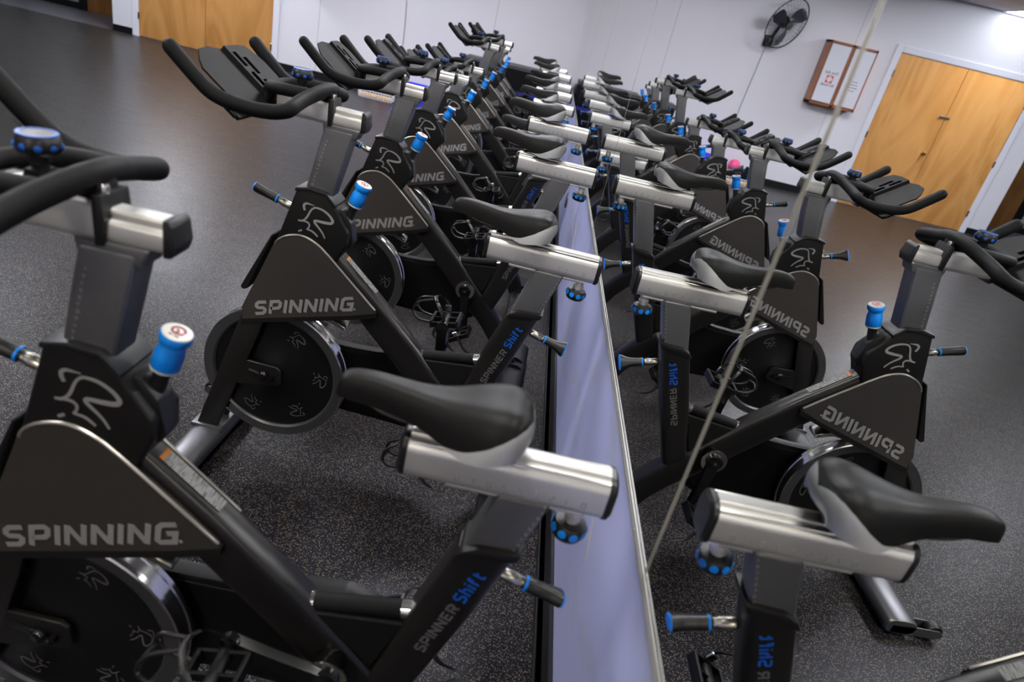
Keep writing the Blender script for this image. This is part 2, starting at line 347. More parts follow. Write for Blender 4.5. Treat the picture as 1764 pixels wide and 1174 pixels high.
# ================================================================= SPIN BIKE
LOGO = [
 ([(0.149, 0.884), (0.152, 0.892), (0.152, 0.900), (0.145, 0.905), (0.136, 0.905), (0.123, 0.904)], [.0045, .005, .005, .0042, .003, .0012]),
 ([(0.166, 0.851), (0.153, 0.853), (0.142, 0.865), (0.133, 0.886), (0.126, 0.895), (0.118, 0.899), (0.099, 0.897), (0.081, 0.888), (0.070, 0.877), (0.0675, 0.870), (0.073, 0.864), (0.093, 0.862), (0.113, 0.862), (0.119, 0.859), (0.115, 0.852), (0.103, 0.841), (0.093, 0.830), (0.085, 0.816)],
  [.003, .004, .004, .0035, .0035, .0035, .0042, .0048, .0055, .006, .006, .006, .005, .005, .0045, .0038, .0034, .003]),
 ([(0.154, 0.853), (0.140, 0.852), (0.133, 0.846), (0.134, 0.837), (0.138, 0.831), (0.125, 0.829), (0.114, 0.823), (0.106, 0.816)], [.0035, .0035, .0033, .003, .003, .0033, .0035, .003]),
 ([(0.163, 0.819), (0.153, 0.825)], [.0035, .004]),
]
def logo(bm, place, nrm, scale=1.0, bold=1.0):
    """place(u,v) -> 3-D point; u to the reader's right, v up, metres about the mark's centre"""
    for q_, (pts, th) in enumerate(LOGO):
        q = [Vector(place((.115-a)*scale, (b-.862)*scale)) for a, b in pts]
        if len(q) > 2:
            q2 = smoothpath(q, 3); t2 = []
            for i in range(len(q2)):
                f = i/3; a = int(min(f, len(th)-1)); b = min(a+1, len(th)-1); t2.append((th[a]*(1-(f-a))+th[b]*(f-a))*scale*bold)
        else: q2, t2 = q, [x*scale*bold for x in th]
        ribbon(bm, q2, t2, nrm, .0005+.0002*q_)
def rot2(x, z, a): return (x*math.cos(a)-z*math.sin(a), x*math.sin(a)+z*math.cos(a))

def knob_with_pads(name, o, ax, r, h, parent, pads=8, stem=None, top=False):
    """grip knob; ax points towards its cap"""
    bm = NB(); lathe(bm, [(r*.45, 0), (r*.9, h*.12), (r, h*.3), (r*1.02, h*.6), (r*.92, h*.9), (r*.86, h), (r*.8, h+.0012), (r*.5, h+.0005), (.001, h+.002)], o, ax, 24)
    k = obj(name, bm, M['black'], parent)
    ax = Vector(ax).normalized(); u = ax.orthogonal().normalized(); v = ax.cross(u)
    bm = NB()
    for i in range(pads):
        a = 2*PI*i/pads; d = math.cos(a)*u+math.sin(a)*v; s = ax.cross(d)
        c = Vector(o)+d*r*1.0+ax*h*.48
        lathe(bm, [(r*(.17 if top else .25), -.002), (r*(.17 if top else .25), .0008), (r*.13, .0014), (.0005, .0015)], c, d, 10)
    obj('grip_pad', bm, M['blue_print'] if top else M['blue'], k)['label'] = 'blue grip pads'
    if top:
        bm = NB(); o2 = Vector(o)+ax*(h+.0005); lathe(bm, [(r*.90, -.001), (r*.90, .0010), (r*.76, .0012), (r*.76, -.001)], o2, ax, 24, True); obj('cap_ring', bm, M['blue_print'], k)
    if stem:
        bm = NB(); lathe(bm, [(r*.42, 0), (r*.42, stem*.5), (r*.5, stem*.55), (r*.5, stem)], Vector(o)-ax*stem, ax, 16); obj('stem', bm, M['alu'] if not top else M['black'], k)
    return k

def pull_handle(name, parent, loc, ry, spin, L=.075):
    """built along +X"""
    bm = NB()
    def sec(x, hy, hz, s=16): return [(x, hy*math.copysign(abs(math.cos(a))**.8, math.cos(a)), hz*math.copysign(abs(math.sin(a))**.8, math.sin(a))) for a in [2*PI*i/s for i in range(s)]]
    loft(bm, [sec(.036, .0095, .0095), sec(.043, .0125, .0125), sec(.06, .0125, .0128), sec(.078, .013, .0145), sec(.092, .0138, .0185), sec(.103, .0142, .0235), sec(.108, .014, .0245)])
    k = obj(name, bm, M['black'], parent)
    bm = NB(); lathe(bm, [(.009, -.006), (.0115, 0), (.0115, .026), (.0095, .03), (.0095, .037)], (0, 0, 0), (1, 0, 0), 18); obj('barrel', bm, M['steel'], k)
    bm = NB(); lathe(bm, [(.012, .040), (.0134, .041), (.0134, .0445), (.012, .0455)], (0, 0, 0), (1, 0, 0), 18); obj('ring', bm, M['blue'], k)
    bm = NB(); loft(bm, [sec(.1078, .0143, .0248), sec(.111, .0130, .0238), sec(.112, .011, .022)]); obj('end_cap', bm, M['blue'], k)
    k.location = loc; k.rotation_euler = (spin, ry, 0)
    return k

def make_bike():
    root = empty('spin_bike')
    # --- frame: down tube, seat tube, gusset plate
    def oval(bm, U, Lw, hw, e1=.5, e2=.42, seg=28):
        rings = []
        for (ux, uz), (lx, lz) in zip(U, Lw):
            m = Vector(((ux+lx)/2, 0, (uz+lz)/2)); h = Vector(((ux-lx)/2, 0, (uz-lz)/2)); r = []
            for i in range(seg):
                t = 2*PI*i/seg; cc, s_ = math.cos(t), math.sin(t)
                r.append(m + h*math.copysign(abs(s_)**e1, s_) + Vector((0, hw*math.copysign(abs(cc)**e2, cc), 0)))
            rings.append(r)
        loft(bm, rings)
    bm = NB(); oval(bm, [(.058, .785), (-.083, .663), (-.227, .530), (-.364, .385), (-.439, .318), (-.500, .240), (-.555, .130), (-.585, .066)], [(.12, .715), (-.020, .593), (-.163, .455), (-.298, .318), (-.375, .245), (-.430, .180), (-.475, .105), (-.50, .060)], .0305)
    fr = obj('frame', bm, M['frame'], root)
    bm = NB(); oval(bm, [(-.470, .722), (-.413, .550), (-.366, .386), (-.362, .372)], [(-.566, .736), (-.512, .565), (-.452, .395), (-.425, .325)], .0345, .42, .4)
    st = obj('seat_tube', bm, M['frame'], root)
    bm = NB(); prism(bm, [(-.475, .728), (-.464, .712), (-.566, .727), (-.572, .745), (-.50, .742)], -.039, .039, .006, 2); obj('collar', bm, M['housing'], st)
    bm = NB(); prism(bm, [(-.222, .497), (-.41, .520), (-.362, .388), (-.30, .45)], -.021, .021, .003, 1); obj('gusset_plate', bm, M['matte'], root)
    bm = NB(); tube(bm, [(-.236, 0, .504), (-.404, 0, .534)], .0168, 16); cb = obj('cross_bar', bm, M['foam'], root)
    bm = NB()
    tube(bm, [(-.230, 0, .5025), (-.246, 0, .5055)], .0180, 16); obj('ferrule', bm, M['chrome'], cb)['label'] = 'bright metal end ring'; bm = NB(); tube(bm, [(-.400, 0, .5335), (-.418, 0, .537)], .0180, 16); obj('ferrule', bm, M['chrome'], cb)['label'] = 'bright metal end ring'
    # --- fork
    for s in (1, -1):
        bm = NB(); y0, y1 = sorted((s*.028, s*.0408))
        prism(bm, [(.310, .545), (.458, .066), (.388, .066), (.262, .46), (.25, .505)], y0, y1, .005, 2); obj('fork_blade', bm, M['frame'], root)
    bm = NB(); prism(bm, [(.475, .062), (.47, .078), (.37, .078), (.362, .062)], -.05, .05, .004, 2); obj('fork_weld_plate', bm, M['foot'], root)
    # --- side cover with lettering
    cov = [(.223, .775), (.200, .793), (.167, .804), (.138, .804), (.103, .790), (.077, .771), (.056, .754), (-.032, .678), (-.083, .632), (-.086, .624), (-.016, .597), (.310, .494), (.314, .54)]
    bm = NB(); inn = []; nC = len(cov)
    for i in range(nC):
        p0, p1, p2 = Vector(cov[i-1]), Vector(cov[i]), Vector(cov[(i+1) % nC]); d0, d1 = (p1-p0).normalized(), (p2-p1).normalized()
        n0, n1 = Vector((d0.y, -d0.x)), Vector((d1.y, -d1.x)); mm = (n0+n1).normalized(); inn.append(p1+mm*(.0035/max(.5, mm.dot(n0))))
    loft(bm, [[(a_, y_, b_) for a_, b_ in pl] for y_, pl in ((-.042, inn), (-.041, [(Vector(a_)*.35+b_*.65) for a_, b_ in zip(cov, inn)]), (-.0385, cov), (.0385, cov), (.041, [(Vector(a_)*.35+b_*.65) for a_, b_ in zip(cov, inn)]), (.042, inn))])
    cv = obj('side_cover', bm, M['cover'], root)
    for s in (1, -1):
        bm = NB(); e = [(.228, .765, ), (.222, .777), (.200, .795), (.167, .806), (.138, .806), (.103, .792), (.077, .773), (.056, .756), (-.032, .680), (-.084, .634)]
        tube(bm, smoothpath([(x, s*.0405, z) for x, z in e], 3), .0032, 8, True)
        obj('cover_trim', bm, M['trim'], cv)['label'] = 'thin silver edging'
    bm = NB(); prism(bm, [(.317, .484), (-.012, .583), (-.091, .611), (-.091, .626), (-.012, .597), (.317, .499)], -.0435, .0435); obj('cover_lip', bm, M['housing'], cv)
    o, e, up = Vector((.279, .0425, .5215)), Vector((-.293, 0, .0915)), Vector((-.003, 0, .048))
    bm = NB(); text3d(bm, 'SPINNING', o, e, up, (0, 1, 0), .0098, e.length, .42)
    lathe(bm, [(.0035, 0), (.0035, .0006), (.0001, .0006)], (-.0245, .0425, .622), (0, 1, 0), 12)
    obj('lettering', bm, M['grey_print'], cv)['label'] = 'pale grey SPINNING lettering'; bm = NB()
    o2 = Vector((-.014, -.0425, .613)); text3d(bm, 'SPINNING', o2, -e, up, (0, -1, 0), .0098, e.length, .42)
    obj('lettering', bm, M['grey_print'], cv)['label'] = 'pale grey SPINNING lettering'
    # --- neck housing
    hs = [(.228, .770), (.178, .938), (.140, .945), (.095, .941), (.067, .914), (.019, .845), (.019, .81), (.050, .745), (.12, .74)]
    bm = NB(); prism(bm, hs, -.040, .040, .007, 3); hg = obj('neck_housing', bm, M['housing'], root)
    bm = NB(); prism(bm, [(.183, .932), (.180, .944), (.142, .952), (.092, .948), (.062, .918), (.066, .908), (.095, .936), (.142, .94)], -.043, .043, .004, 2); obj('collar', bm, M['black'], hg)
    bm = NB()
    logo(bm, lambda u, v: (.115-u, .0405, .862+v), (0, 1, 0), 1, 1.35); obj('emblem', bm, M['grey_print'], hg)['label'] = 'pale grey cyclist emblem'; bm = NB(); logo(bm, lambda u, v: (.115+u, -.0405, .862+v), (0, -1, 0), 1, 1.35)
    obj('emblem', bm, M['grey_print'], hg)['label'] = 'pale grey cyclist emblem'
    bm = NB(); prism(bm, [(.233, .79), (.243, .788), (.330, .600), (.322, .592), (.306, .60)], -.034, .034, .003, 1); obj('front_guard', bm, M['matte'], root)
    # --- warning label on the down tube
    a, b_ = Vector((.058, 0, .7862)), Vector((-.083, 0, .6642)); d = (b_-a); nr = Vector((-d.z, 0, d.x)).normalized(); nr = nr if nr.z > 0 else -nr
    bm = NB(); p = a+d*.27+nr*.0005; q = a+d*.93+nr*.0005; loft(bm, [[p+Vector((0, -.014, 0)), p+Vector((0, .0125, 0)), p+Vector((0, .0125, 0))+nr*.0006, p+Vector((0, -.014, 0))+nr*.0006], [q+Vector((0, -.014, 0)), q+Vector((0, .0125, 0)), q+Vector((0, .0125, 0))+nr*.0006, q+Vector((0, -.014, 0))+nr*.0006]])
    wl = obj('warning_label', bm, M['label'], root); wl['label'] = 'grey warning sticker with fine print'
    bm = NB(); p = a+d*.225+nr*.0006; q = a+d*.27+nr*.0006; loft(bm, [[p+Vector((0, -.014, 0)), p+Vector((0, .0125, 0)), p+Vector((0, .0125, 0))+nr*.0006, p+Vector((0, -.014, 0))+nr*.0006], [q+Vector((0, -.014, 0)), q+Vector((0, .0125, 0)), q+Vector((0, .0125, 0))+nr*.0006, q+Vector((0, -.014, 0))+nr*.0006]])
    obj('orange_band', bm, M['orange'], wl)
    # --- seat tube lettering  SPINNER Shift, reading upwards
    bm = NB(); a = Vector((-.4330, .0365, .484)); b_ = Vector((-.4795, .0365, .609)); d = (b_-a); up = Vector((-d.z, 0, d.x)).normalized()*-1
    up = Vector((.93, 0, .35)).normalized()
    o = Vector((-.452, .0346, .477)); text3d(bm, 'SPINNER', o, (-.335, 0, .942), up*.021, (0, 1, 0), .0042, .133, .42)
    obj('lettering', bm, M['dim_print'], st)['label'] = 'grey SPINNER lettering'
    bm = NB(); o = Vector((-.500, .0346, .613)); text3d(bm, 'Shift', o, (-.335, 0, .942), up*.024, (0, 1, 0), .0045, .073, .45)
    obj('lettering', bm, M['blue_print'], st)['label'] = 'blue Shift lettering'
    # --- front post
    bm = NB(); prism(bm, [(.120, 1.118), (.0385, 1.118), (.0915, .885), (.170, .885)], -.029, .029, .009, 3)
    prism(bm, [(.128, 1.128), (.122, 1.098), (.034, 1.098), (.022, 1.128)], -.027, .027, .007, 3); fp = obj('handlebar_post', bm, M['post'], root)
    bm = NB()
    for i, ch in enumerate('ABCDEFGHJKABCD'):
        t = i/14; text3d(bm, ch, (.112+.036*t, .0294, 1.080-.16*t), (-1, 0, .0), (0, 0, .006), (0, 1, 0), .0011)
    obj('height_scale', bm, M['grey_print'], fp)
    # --- handlebar slide
    bm = NB(); sweep_section(bm, rrect(.024, 1.126, 1.158, .008), .02, .25); sweep_section(bm, rrect(.016, 1.15, 1.172, .006), .02, .20)
    sl = obj('handlebar_rail', bm, M['alu'], root)
    bm = NB(); prism(bm, [(.021, 1.176), (.021, 1.122), (.010, 1.122), (.004, 1.14), (.008, 1.168), (.014, 1.176)], -.026, .026, .004, 2); obj('end_cap', bm, M['black'], sl)
    bm = NB(); sweep_section(bm, rrect(.029, 1.124, 1.182, .012, 6), .110, .25); cg = obj('carriage', bm, M['alu'], root)
    bm = NB(); prism(bm, [(.112, 1.19), (.098, 1.192), (.094, 1.16), (.098, 1.122), (.110, 1.12)], -.032, .032, .004, 2); obj('clamp', bm, M['black'], cg); bm = NB(); prism(bm, [(.249, 1.184), (.258, 1.18), (.258, 1.118), (.249, 1.114)], -.030, .030, .003, 2); obj('end_cap', bm, M['black'], cg)
    bm = NB(); lathe(bm, [(.006, 0), (.007, .008), (.005, .012), (.001, .013)], (.104, .012, 1.19), (0, 0, 1), 12); obj('bolt', bm, M['chrome'], cg)
    # --- handlebar
    half = [(.428, .216, 1.253), (.40, .215, 1.228), (.366, .214, 1.199), (.336, .213, 1.176), (.305, .212, 1.164), (.27, .210, 1.1585), (.23, .207, 1.156), (.19, .203, 1.1585), (.165, .200, 1.164), (.150, .193, 1.170), (.1465, .178, 1.175), (.1465, .15, 1.181), (.143, .10, 1.191), (.131, .05, 1.203), (.124, 0, 1.208)]
    bm = NB(); pts = half + [(x, -y, z) for x, y, z in half[::-1][1:]]; tube(bm, smoothpath(pts, 3), .0180, 16, True)
    lp = [(.136, .07, 1.197), (.17, .076, 1.197), (.215, .074, 1.195), (.25, .06, 1.191), (.268, .032, 1.188), (.272, 0, 1.187)]
    tube(bm, smoothpath(lp + [(x, -y, z) for x, y, z in lp[::-1][1:]], 3), .0155, 14)
    prism(bm, [(.102, 1.176), (.160, 1.176), (.146, 1.206), (.108, 1.206)], -.022, .022, .005, 2)
    prism(bm, [(.18, 1.176), (.215, 1.176), (.208, 1.20), (.188, 1.20)], -.017, .017, .004, 2)
    hb = obj('handlebar', bm, M['foam'], root)
    # --- tray between the horns: slanted board with a raised slotted spine
    A = Vector((.283, 0, 1.128)); B = Vector((.435, 0, 1.240)); D = (B-A).normalized(); N = Vector((-D.z, 0, D.x)); Lt = (B-A).length
    bm = NB(); hw_ = [(.0, .0), (.12, 0), (.155, .03), (.166, .12), (.160, .172), (.138, .198), (.10, .205), (.065, .198), (.04, .186)]
    outline = [(y, t) for y, t in hw_[1:]] + [(-y, t) for y, t in hw_[1:][::-1]]
    def TP(y, t, h): return A + D*t + N*h + Vector((-.034, y, .007))
    def dr_(y): return -.015*(abs(y)/.16)**1.5
    rows_ = []
    for (y, t) in hw_: rows_.append((y, t))
    ys = [-.166, -.150, -.12, -.08, -.045, -.02, .02, .045, .08, .12, .150, .166]
    def tmax(y):
        y = abs(y); return .186 if y < .03 else (.186+.019*(y-.03)/.06 if y < .09 else .205-.055*max(0, (y-.10)/.066)**2)
    def tmin(y): return .035*max(0, (abs(y)-.10)/.066)**2
    loft(bm, [[TP(y, tmin(y), dr_(y)), TP(y, tmax(y), dr_(y)), TP(y, tmax(y), dr_(y)+.005), TP(y, tmin(y), dr_(y)+.005)] for y in ys])
    def slab(y0, y1, t0, t1, h0, h1): loft(bm, [[TP(y0, t0, h0), TP(y1, t0, h0), TP(y1, t0, h1), TP(y0, t0, h1)], [TP(y0, t1, h0), TP(y1, t1, h0), TP(y1, t1, h1), TP(y0, t1, h1)]])
    slab(-.185, .185, .012, .045, -.034, -.024); slab(-.19, -.160, .02, .14, -.034, -.026); slab(.160, .19, .02, .14, -.034, -.026); slab(-.03, .03, .02, .15, -.026, .001)
    for s in (-1, 1): tube(bm, [(.262, s*.040, 1.190), TP(s*.040, .030, .002)], .009, 10)
    tr = obj('tray', bm, M['matte'], root)
    bm = NB(); sp_ = [(-.031, .012), (-.029, .186), (.029, .186), (.031, .012)]
    # spine with three slots: strips around the slots
    def strip(y0, y1, t0, t1): loft(bm, [[TP(y0, t0, .003), TP(y1, t0, .003), TP(y1, t0, .014), TP(y0, t0, .014)], [TP(y0, t1, .003), TP(y1, t1, .003), TP(y1, t1, .014), TP(y0, t1, .014)]])
    strip(-.035, -.024, .012, .190); strip(.024, .035, .012, .190); strip(-.005, .005, .012, .190)
    strip(-.024, -.005, .012, .028); strip(-.024, -.005, .080, .098); strip(-.024, -.005, .152, .190)
    strip(.005, .024, .012, .050); strip(.005, .024, .106, .124); strip(.005, .024, .170, .190)
    obj('slotted_spine', bm, M['matte'], tr)
    # --- knobs
    knob_with_pads('handlebar_knob', (.197, 0, 1.217), (0, 0, 1), .0265, .027, root, 9, .02, True)
    ax = Vector((-.30, 0, .95)).normalized(); o = Vector((.0215, 0, .921))
    bm = NB(); lathe(bm, [(.0195, 0), (.0215, .003), (.0212, .03), (.0185, .041), (.0178, .045), (.0215, .050), (.0235, .055), (.0238, .062), (.0225, .065), (.001, .0652)], o, ax, 28); rk = obj('resistance_knob', bm, M['blue'], root)
    bm = NB(); lathe(bm, [(.0195, -.0025), (.0212, -.001), (.0212, .003), (.0195, .0035)], o, ax, 28); obj('base_ring', bm, M['white'], rk)
    bm = NB(); lathe(bm, [(.0222, .0640), (.0222, .0662), (.0205, .0674), (.001, .0676)], o, ax, 28); wc = obj('top_cap', bm, M['white'], rk)
    bm = NB(); c = o+ax*.0678; u = Vector((-.95, 0, -.30)).normalized(); v = Vector((0, -1, 0))
    ribbon(bm, [c+(u*math.cos(t)+v*math.sin(t))*.0092+v*.0025 for t in [2*PI*i/20 for i in range(20)]], .0040, ax, .0004)
    ribbon(bm, [c+u*-.004+v*.006, c+u*.001+v*.001, c+u*-.001+v*-.002, c+u*.004+v*-.005], .0030, ax, .0004)
    ribbon(bm, [c+u*-.008+v*-.0125, c+u*-.002+v*-.0125], .0022, ax, .0004); ribbon(bm, [c+u*.001+v*-.0128, c+u*.008+v*-.0125], .0022, ax, .0004)
    obj('print', bm, M['maroon'], rk)['label'] = 'maroon ring print on the white cap'
    bm = NB(); lathe(bm, [(.0235, -.098), (.021, -.08), (.0145, -.06), (.0125, -.04), (.0125, 0)], o, ax, 20)
    prism(bm, [(.072, .905), (.046, .905), (.020, .870), (.008, .812), (.022, .79), (.06, .83)], -.021, .021, .006, 2); obj('stalk', bm, M['black'], rk)
    # --- pull handles
    pull_handle('post_handle', root, (.205, 0, .872), -.285, .0)
    pull_handle('seat_handle', root, (-.553, 0, .666), 2.889, .0)
    # --- flywheel
    wc_ = Vector((.215, 0, .32)); bm = NB()
    prof = [(.001, -.027), (.018, -.027), (.05, -.022), (.085, -.012), (.19, -.012), (.195, -.0125), (.195, .0125), (.19, .012), (.085, .012), (.05, .022), (.018, .027), (.001, .027)]
    lathe(bm, prof, wc_, (0, 1, 0), 64); fw = obj('flywheel', bm, M['wheelblack'], root)
    bm = NB(); lathe(bm, [(.194, -.018), (.200, -.0225), (.226, -.0235), (.226, .0235), (.200, .0225), (.194, .018)], wc_, (0, 1, 0), 72, True); obj('side_ring', bm, M['wheelrim'], fw)
    bm = NB(); lathe(bm, [(.2262, -.024), (.230, -.022), (.2305, -.012), (.228, -.010), (.228, .010), (.2305, .012), (.230, .022), (.2262, .024)], wc_, (0, 1, 0), 72, True); obj('polished_rim', bm, M['chrome'], fw)
    for k in range(6):
        a = math.radians(116+k*60.5); up = (math.cos(a), math.sin(a)); rt = (-up[1], up[0])
        for s in (1, -1):
            bm = NB(); logo(bm, (lambda u, v, s=s: (wc_.x+up[0]*(.150+v)+s*rt[0]*u, s*.0122, wc_.z+up[1]*(.150+v)+s*rt[1]*u)), (0, s, 0), .52, 1.1)
            obj('emblem', bm, M['dim_print'], fw)['label'] = 'small grey cyclist emblem'
    for s in (1, -1):
        bm = NB(); y0, y1 = sorted((s*.029, s*.040))
        prism(bm, [(.312, .345), (.30, .357), (.20, .355), (.185, .345), (.18, .30), (.19, .289), (.325, .262)], y0, y1, .002, 1); br = obj('axle_bracket', bm, M['housing'], root)
        bm = NB(); lathe(bm, [(.017, 0), (.017, .008), (.013, .010), (.011, .013), (.001, .014)], (.238, s*.040, .318), (0, s, 0), 14); lathe(bm, [(.009, 0), (.009, .012), (.001, .013)], (.213, s*.040, .316), (0, s, 0), 8)
        tube(bm, [(.285, s*.041, .33), (.245, s*.043, .322)], .006, 8); obj('axle_nut', bm, M['gloss'], br)
    bm = NB(); prism(bm, [(.165, .54), (.13, .56), (.05, .57), (.0, .545), (.0, .53), (.06, .55), (.13, .54)], -.028, .028, .003, 1); obj('brake_pad_arm', bm, M['steel'], root)
    # --- chain guard on the right-hand side
    g = [(.30, .37), (.27, .425), (.21, .445), (.0, .444), (-.09, .450), (-.20, .475), (-.29, .485), (-.36, .462), (-.395, .40), (-.385, .31), (-.34, .235), (-.26, .190), (-.1, .197), (.21, .205), (.27, .225), (.305, .28)]
    bm = NB(); prism(bm, g, -.082, -.046, .008, 2); cg2 = obj('chain_guard', bm, M['guard'], root)
    bm = NB(); ins = [(.28, .36), (.20, .425), (-.08, .43), (-.19, .452), (-.33, .44), (-.37, .38), (-.33, .26), (-.25, .212), (.2, .225), (.28, .29)]; prism(bm, ins, -.047, -.0445, .001, 1); prism(bm, ins, -.0838, -.081, .001, 1); obj('guard_panel', bm, M['guard'], cg2)
    # --- cranks + pedals
    BB = (-.293, .402)
    bm = NB(); lathe(bm, [(.034, -.09), (.034, -.05), (.03, -.045), (.03, .045), (.034, .05), (.034, .062), (.028, .066), (.001, .067)], (BB[0], 0, BB[1]), (0, 1, 0), 24); obj('bottom_bracket', bm, M['gloss'], root)
    bm = NB(); lathe(bm, [(.030, .0665), (.041, .067), (.041, .0705), (.030, .071)], (BB[0], 0, BB[1]), (0, 1, 0), 24); obj('bearing_ring', bm, M['chrome'], root)
    for s in (1, -1):
        bm = NB(); rings = []
        for t in range(9):
            x = -.0+.17*t/8; w_ = .0245-.003*math.sin(PI*t/8)-.004*t/8; y = s*(.072+.012*t/8)
            rings.append([(x+w_*.0, y-.0075, -w_), (x, y+.0075, -w_*.8), (x, y+.0085, w_*.8), (x, y-.0075, w_)])
        loft(bm, rings); lathe(bm, [(.0265, -.009), (.0265, .008), (.021, .0105), (.001, .0112)], (0, s*.072, 0), (0, s, 0), 20); lathe(bm, [(.0205, -.008), (.0205, .007), (.016, .0085), (.001, .009)], (.17, s*.084, 0), (0, s, 0), 18)
        ck = obj('crank', bm, M['gloss'], root); ck.location = (BB[0], 0, BB[1]); ck['side'] = s
        bm = NB(); lathe(bm, [(.006, .011), (.006, .0135), (.001, .014)], (0, s*.072, 0), (0, s, 0), 10); lathe(bm, [(.005, .009), (.005, .011), (.001, .0115)], (.17, s*.084, 0), (0, s, 0), 10); obj('crank_bolt', bm, M['steel'], ck)
        # pedal about its axle
        bm = NB(); yc = s*.148; lathe(bm, [(.008, 0), (.013, .008), (.013, .085), (.006, .095)], (0, s*.094, 0), (0, s, 0), 14)
        for xx in (-.042, .042): box(bm, (xx-.004, yc-.043, -.013), (xx+.004, yc+.043, .013), .002, 1)
        for yy in (-.043, 0, .043): box(bm, (-.042, yc+yy-.003, -.010), (.042, yc+yy+.003, .010), .0015, 1)
        pd = obj('pedal', bm, M['guard'], root); pd['side'] = s
        bm = NB()
        for xo in (-.025, .025):
            loop = [(.045, yc+xo, .0), (.085, yc+xo*1.2, .012), (.102, yc+xo*1.1, .040), (.082, yc+xo*.8, .066), (.040, yc+xo*.5, .072)]
            tube(bm, smoothpath(loop, 3), .0042, 8, True)
        tube(bm, smoothpath([(.10, yc-.03, .035), (.106, yc, .038), (.10, yc+.03, .035)], 3), .004, 8, True)
        obj('toe_cage', bm, M['black'], pd)
        bm = NB(); stp = smoothpath([(-.005, yc-.048, -.005), (0, yc-.05, .035), (.02, yc-.03, .070), (.03, yc, .078), (.02, yc+.03, .070), (0, yc+.052, .038), (-.004, yc+.053, .0), (-.01, yc+.060, -.05), (-.03, yc+.055, -.085), (-.055, yc+.06, -.10)], 3)
        for a_, b2 in zip(stp[:-1], stp[1:]):
            n_ = Vector((1, 0, 0)); loft(bm, [[a_-n_*.006, a_+n_*.006, a_+n_*.006+Vector((0, .001, .001)), a_-n_*.006+Vector((0, .001, .001))], [b2-n_*.006, b2+n_*.006, b2+n_*.006+Vector((0, .001, .001)), b2-n_*.006+Vector((0, .001, .001))]])
        obj('strap', bm, M['black'], pd)
        bm = NB(); box(bm, (-.009, yc+s*.049, .012), (.011, yc+s*.049+.008, .034), .002, 1); obj('buckle', bm, M['chrome'], pd)
    # --- feet
    def foot(name, x0, x1, half, zt, m, wheels):
        bm = NB(); cx = (x0+x1)/2; hw = (x1-x0)/2; rings = []
        for y in (-half, -half+.006, half-.006, half):
            k = .9 if abs(y) == half else 1
            rings.append([(cx+hw*k*math.copysign(abs(math.cos(a))**.75, math.cos(a)), y, .012+(zt-.012)*(.5+.5*k*math.copysign(abs(math.sin(a))**.8, math.sin(a)))) for a in [2*PI*i/24 for i in range(24)]])
        loft(bm, rings); f = obj(name, bm, m, root)
        for s in (1, -1):
            bm = NB(); lathe(bm, [(.018, 0), (.018, .006), (.014, .009), (.014, .016)], (cx-.01, s*(half-.035), 0), (0, 0, 1), 14); obj('levelling_pad', bm, M['blue'], f)
            if wheels:
                bm = NB()
                for yy in (half-.004, half-.044):
                    y0, y1 = sorted((s*yy, s*(yy+.004)))
                    prism(bm, [(x1-.085, .016), (x1-.085, .045), (x1-.02, .050), (x1+.075, .050), (x1+.092, .036), (x1+.088, .022), (x1+.07, .014)], y0, y1, .001, 1)
                obj('wheel_fork', bm, m, f)
                bm = NB(); lathe(bm, [(.008, -.016), (.026, -.015), (.029, -.010), (.029, .010), (.026, .015), (.008, .016)], (x1+.066, s*(half-.022), .033), (0, 1, 0), 22); obj('transport_wheel', bm, M['black'], f)
        return f
    foot('front_foot', .362, .472, .248, .070, M['foot'], True)
    rf = foot('rear_foot', -.632, -.512, .235, .078, M['footdark'], False)
    for s in (1, -1):
        bm = NB(); tube(bm, [(-.572, s*.040, .045), (-.572, s*.030, .045)], .05, 20)
        for v_ in bm.verts: v_.co.z = max(v_.co.z, .006)
        obj('weld_ring', bm, M['footdark'], rf)
    # --- seat post and slide   (tagged so that they can be raised per bike)
    bm = NB(); prism(bm, [(-.518, .872), (-.601, .872), (-.515, .58), (-.437, .58)], -.027, .027, .009, 3); sp = obj('seat_post', bm, M['post'], root)
    bm = NB()
    for i, ch in enumerate('ABCDEFGHJKABCD'):
        t = i/14; text3d(bm, ch, (-.588+.052*t, .0274, .856-.17*t), (-1, 0, 0), (0, 0, .006), (0, 1, 0), .0011)
    obj('height_scale', bm, M['grey_print'], sp)
    bm = NB(); sweep_section(bm, rrect(.0315, .868, .938, .0195, 7), -.684, -.374); sweep_section(bm, rrect(.014, .930, .944, .004, 3), -.684, -.374); ss = obj('seat_rail', bm, M['alu'], root)
    for s in (1, -1):
        bm = NB(); tube(bm, [(-.684, s*.0235, .9345), (-.374, s*.0235, .9345)], .0022, 8); obj('highlight_bead', bm, M['chrome'], ss)  # polished beads added to draw the highlight line along the rail
    bm = NB(); loft(bm, [[(-.684, y, z) for y, z in rrect(.0325, .866, .941, .02)], [(-.692, y, z) for y, z in rrect(.0325, .866, .941, .02)], [(-.697, y, z) for y, z in rrect(.028, .872, .934, .018)]])
    obj('end_cap', bm, M['black'], ss); bm = NB(); loft(bm, [[(-.374, y, z) for y, z in rrect(.0325, .866, .941, .02)], [(-.366, y, z) for y, z in rrect(.0325, .866, .941, .02)], [(-.361, y, z) for y, z in rrect(.028, .872, .934, .018)]]); obj('end_cap', bm, M['black'], ss)
    bm = NB(); sweep_section(bm, rrect(.018, .861, .869, .002, 2), -.66, -.44); obj('slide_plate', bm, M['alu'], ss)
    bm = NB()
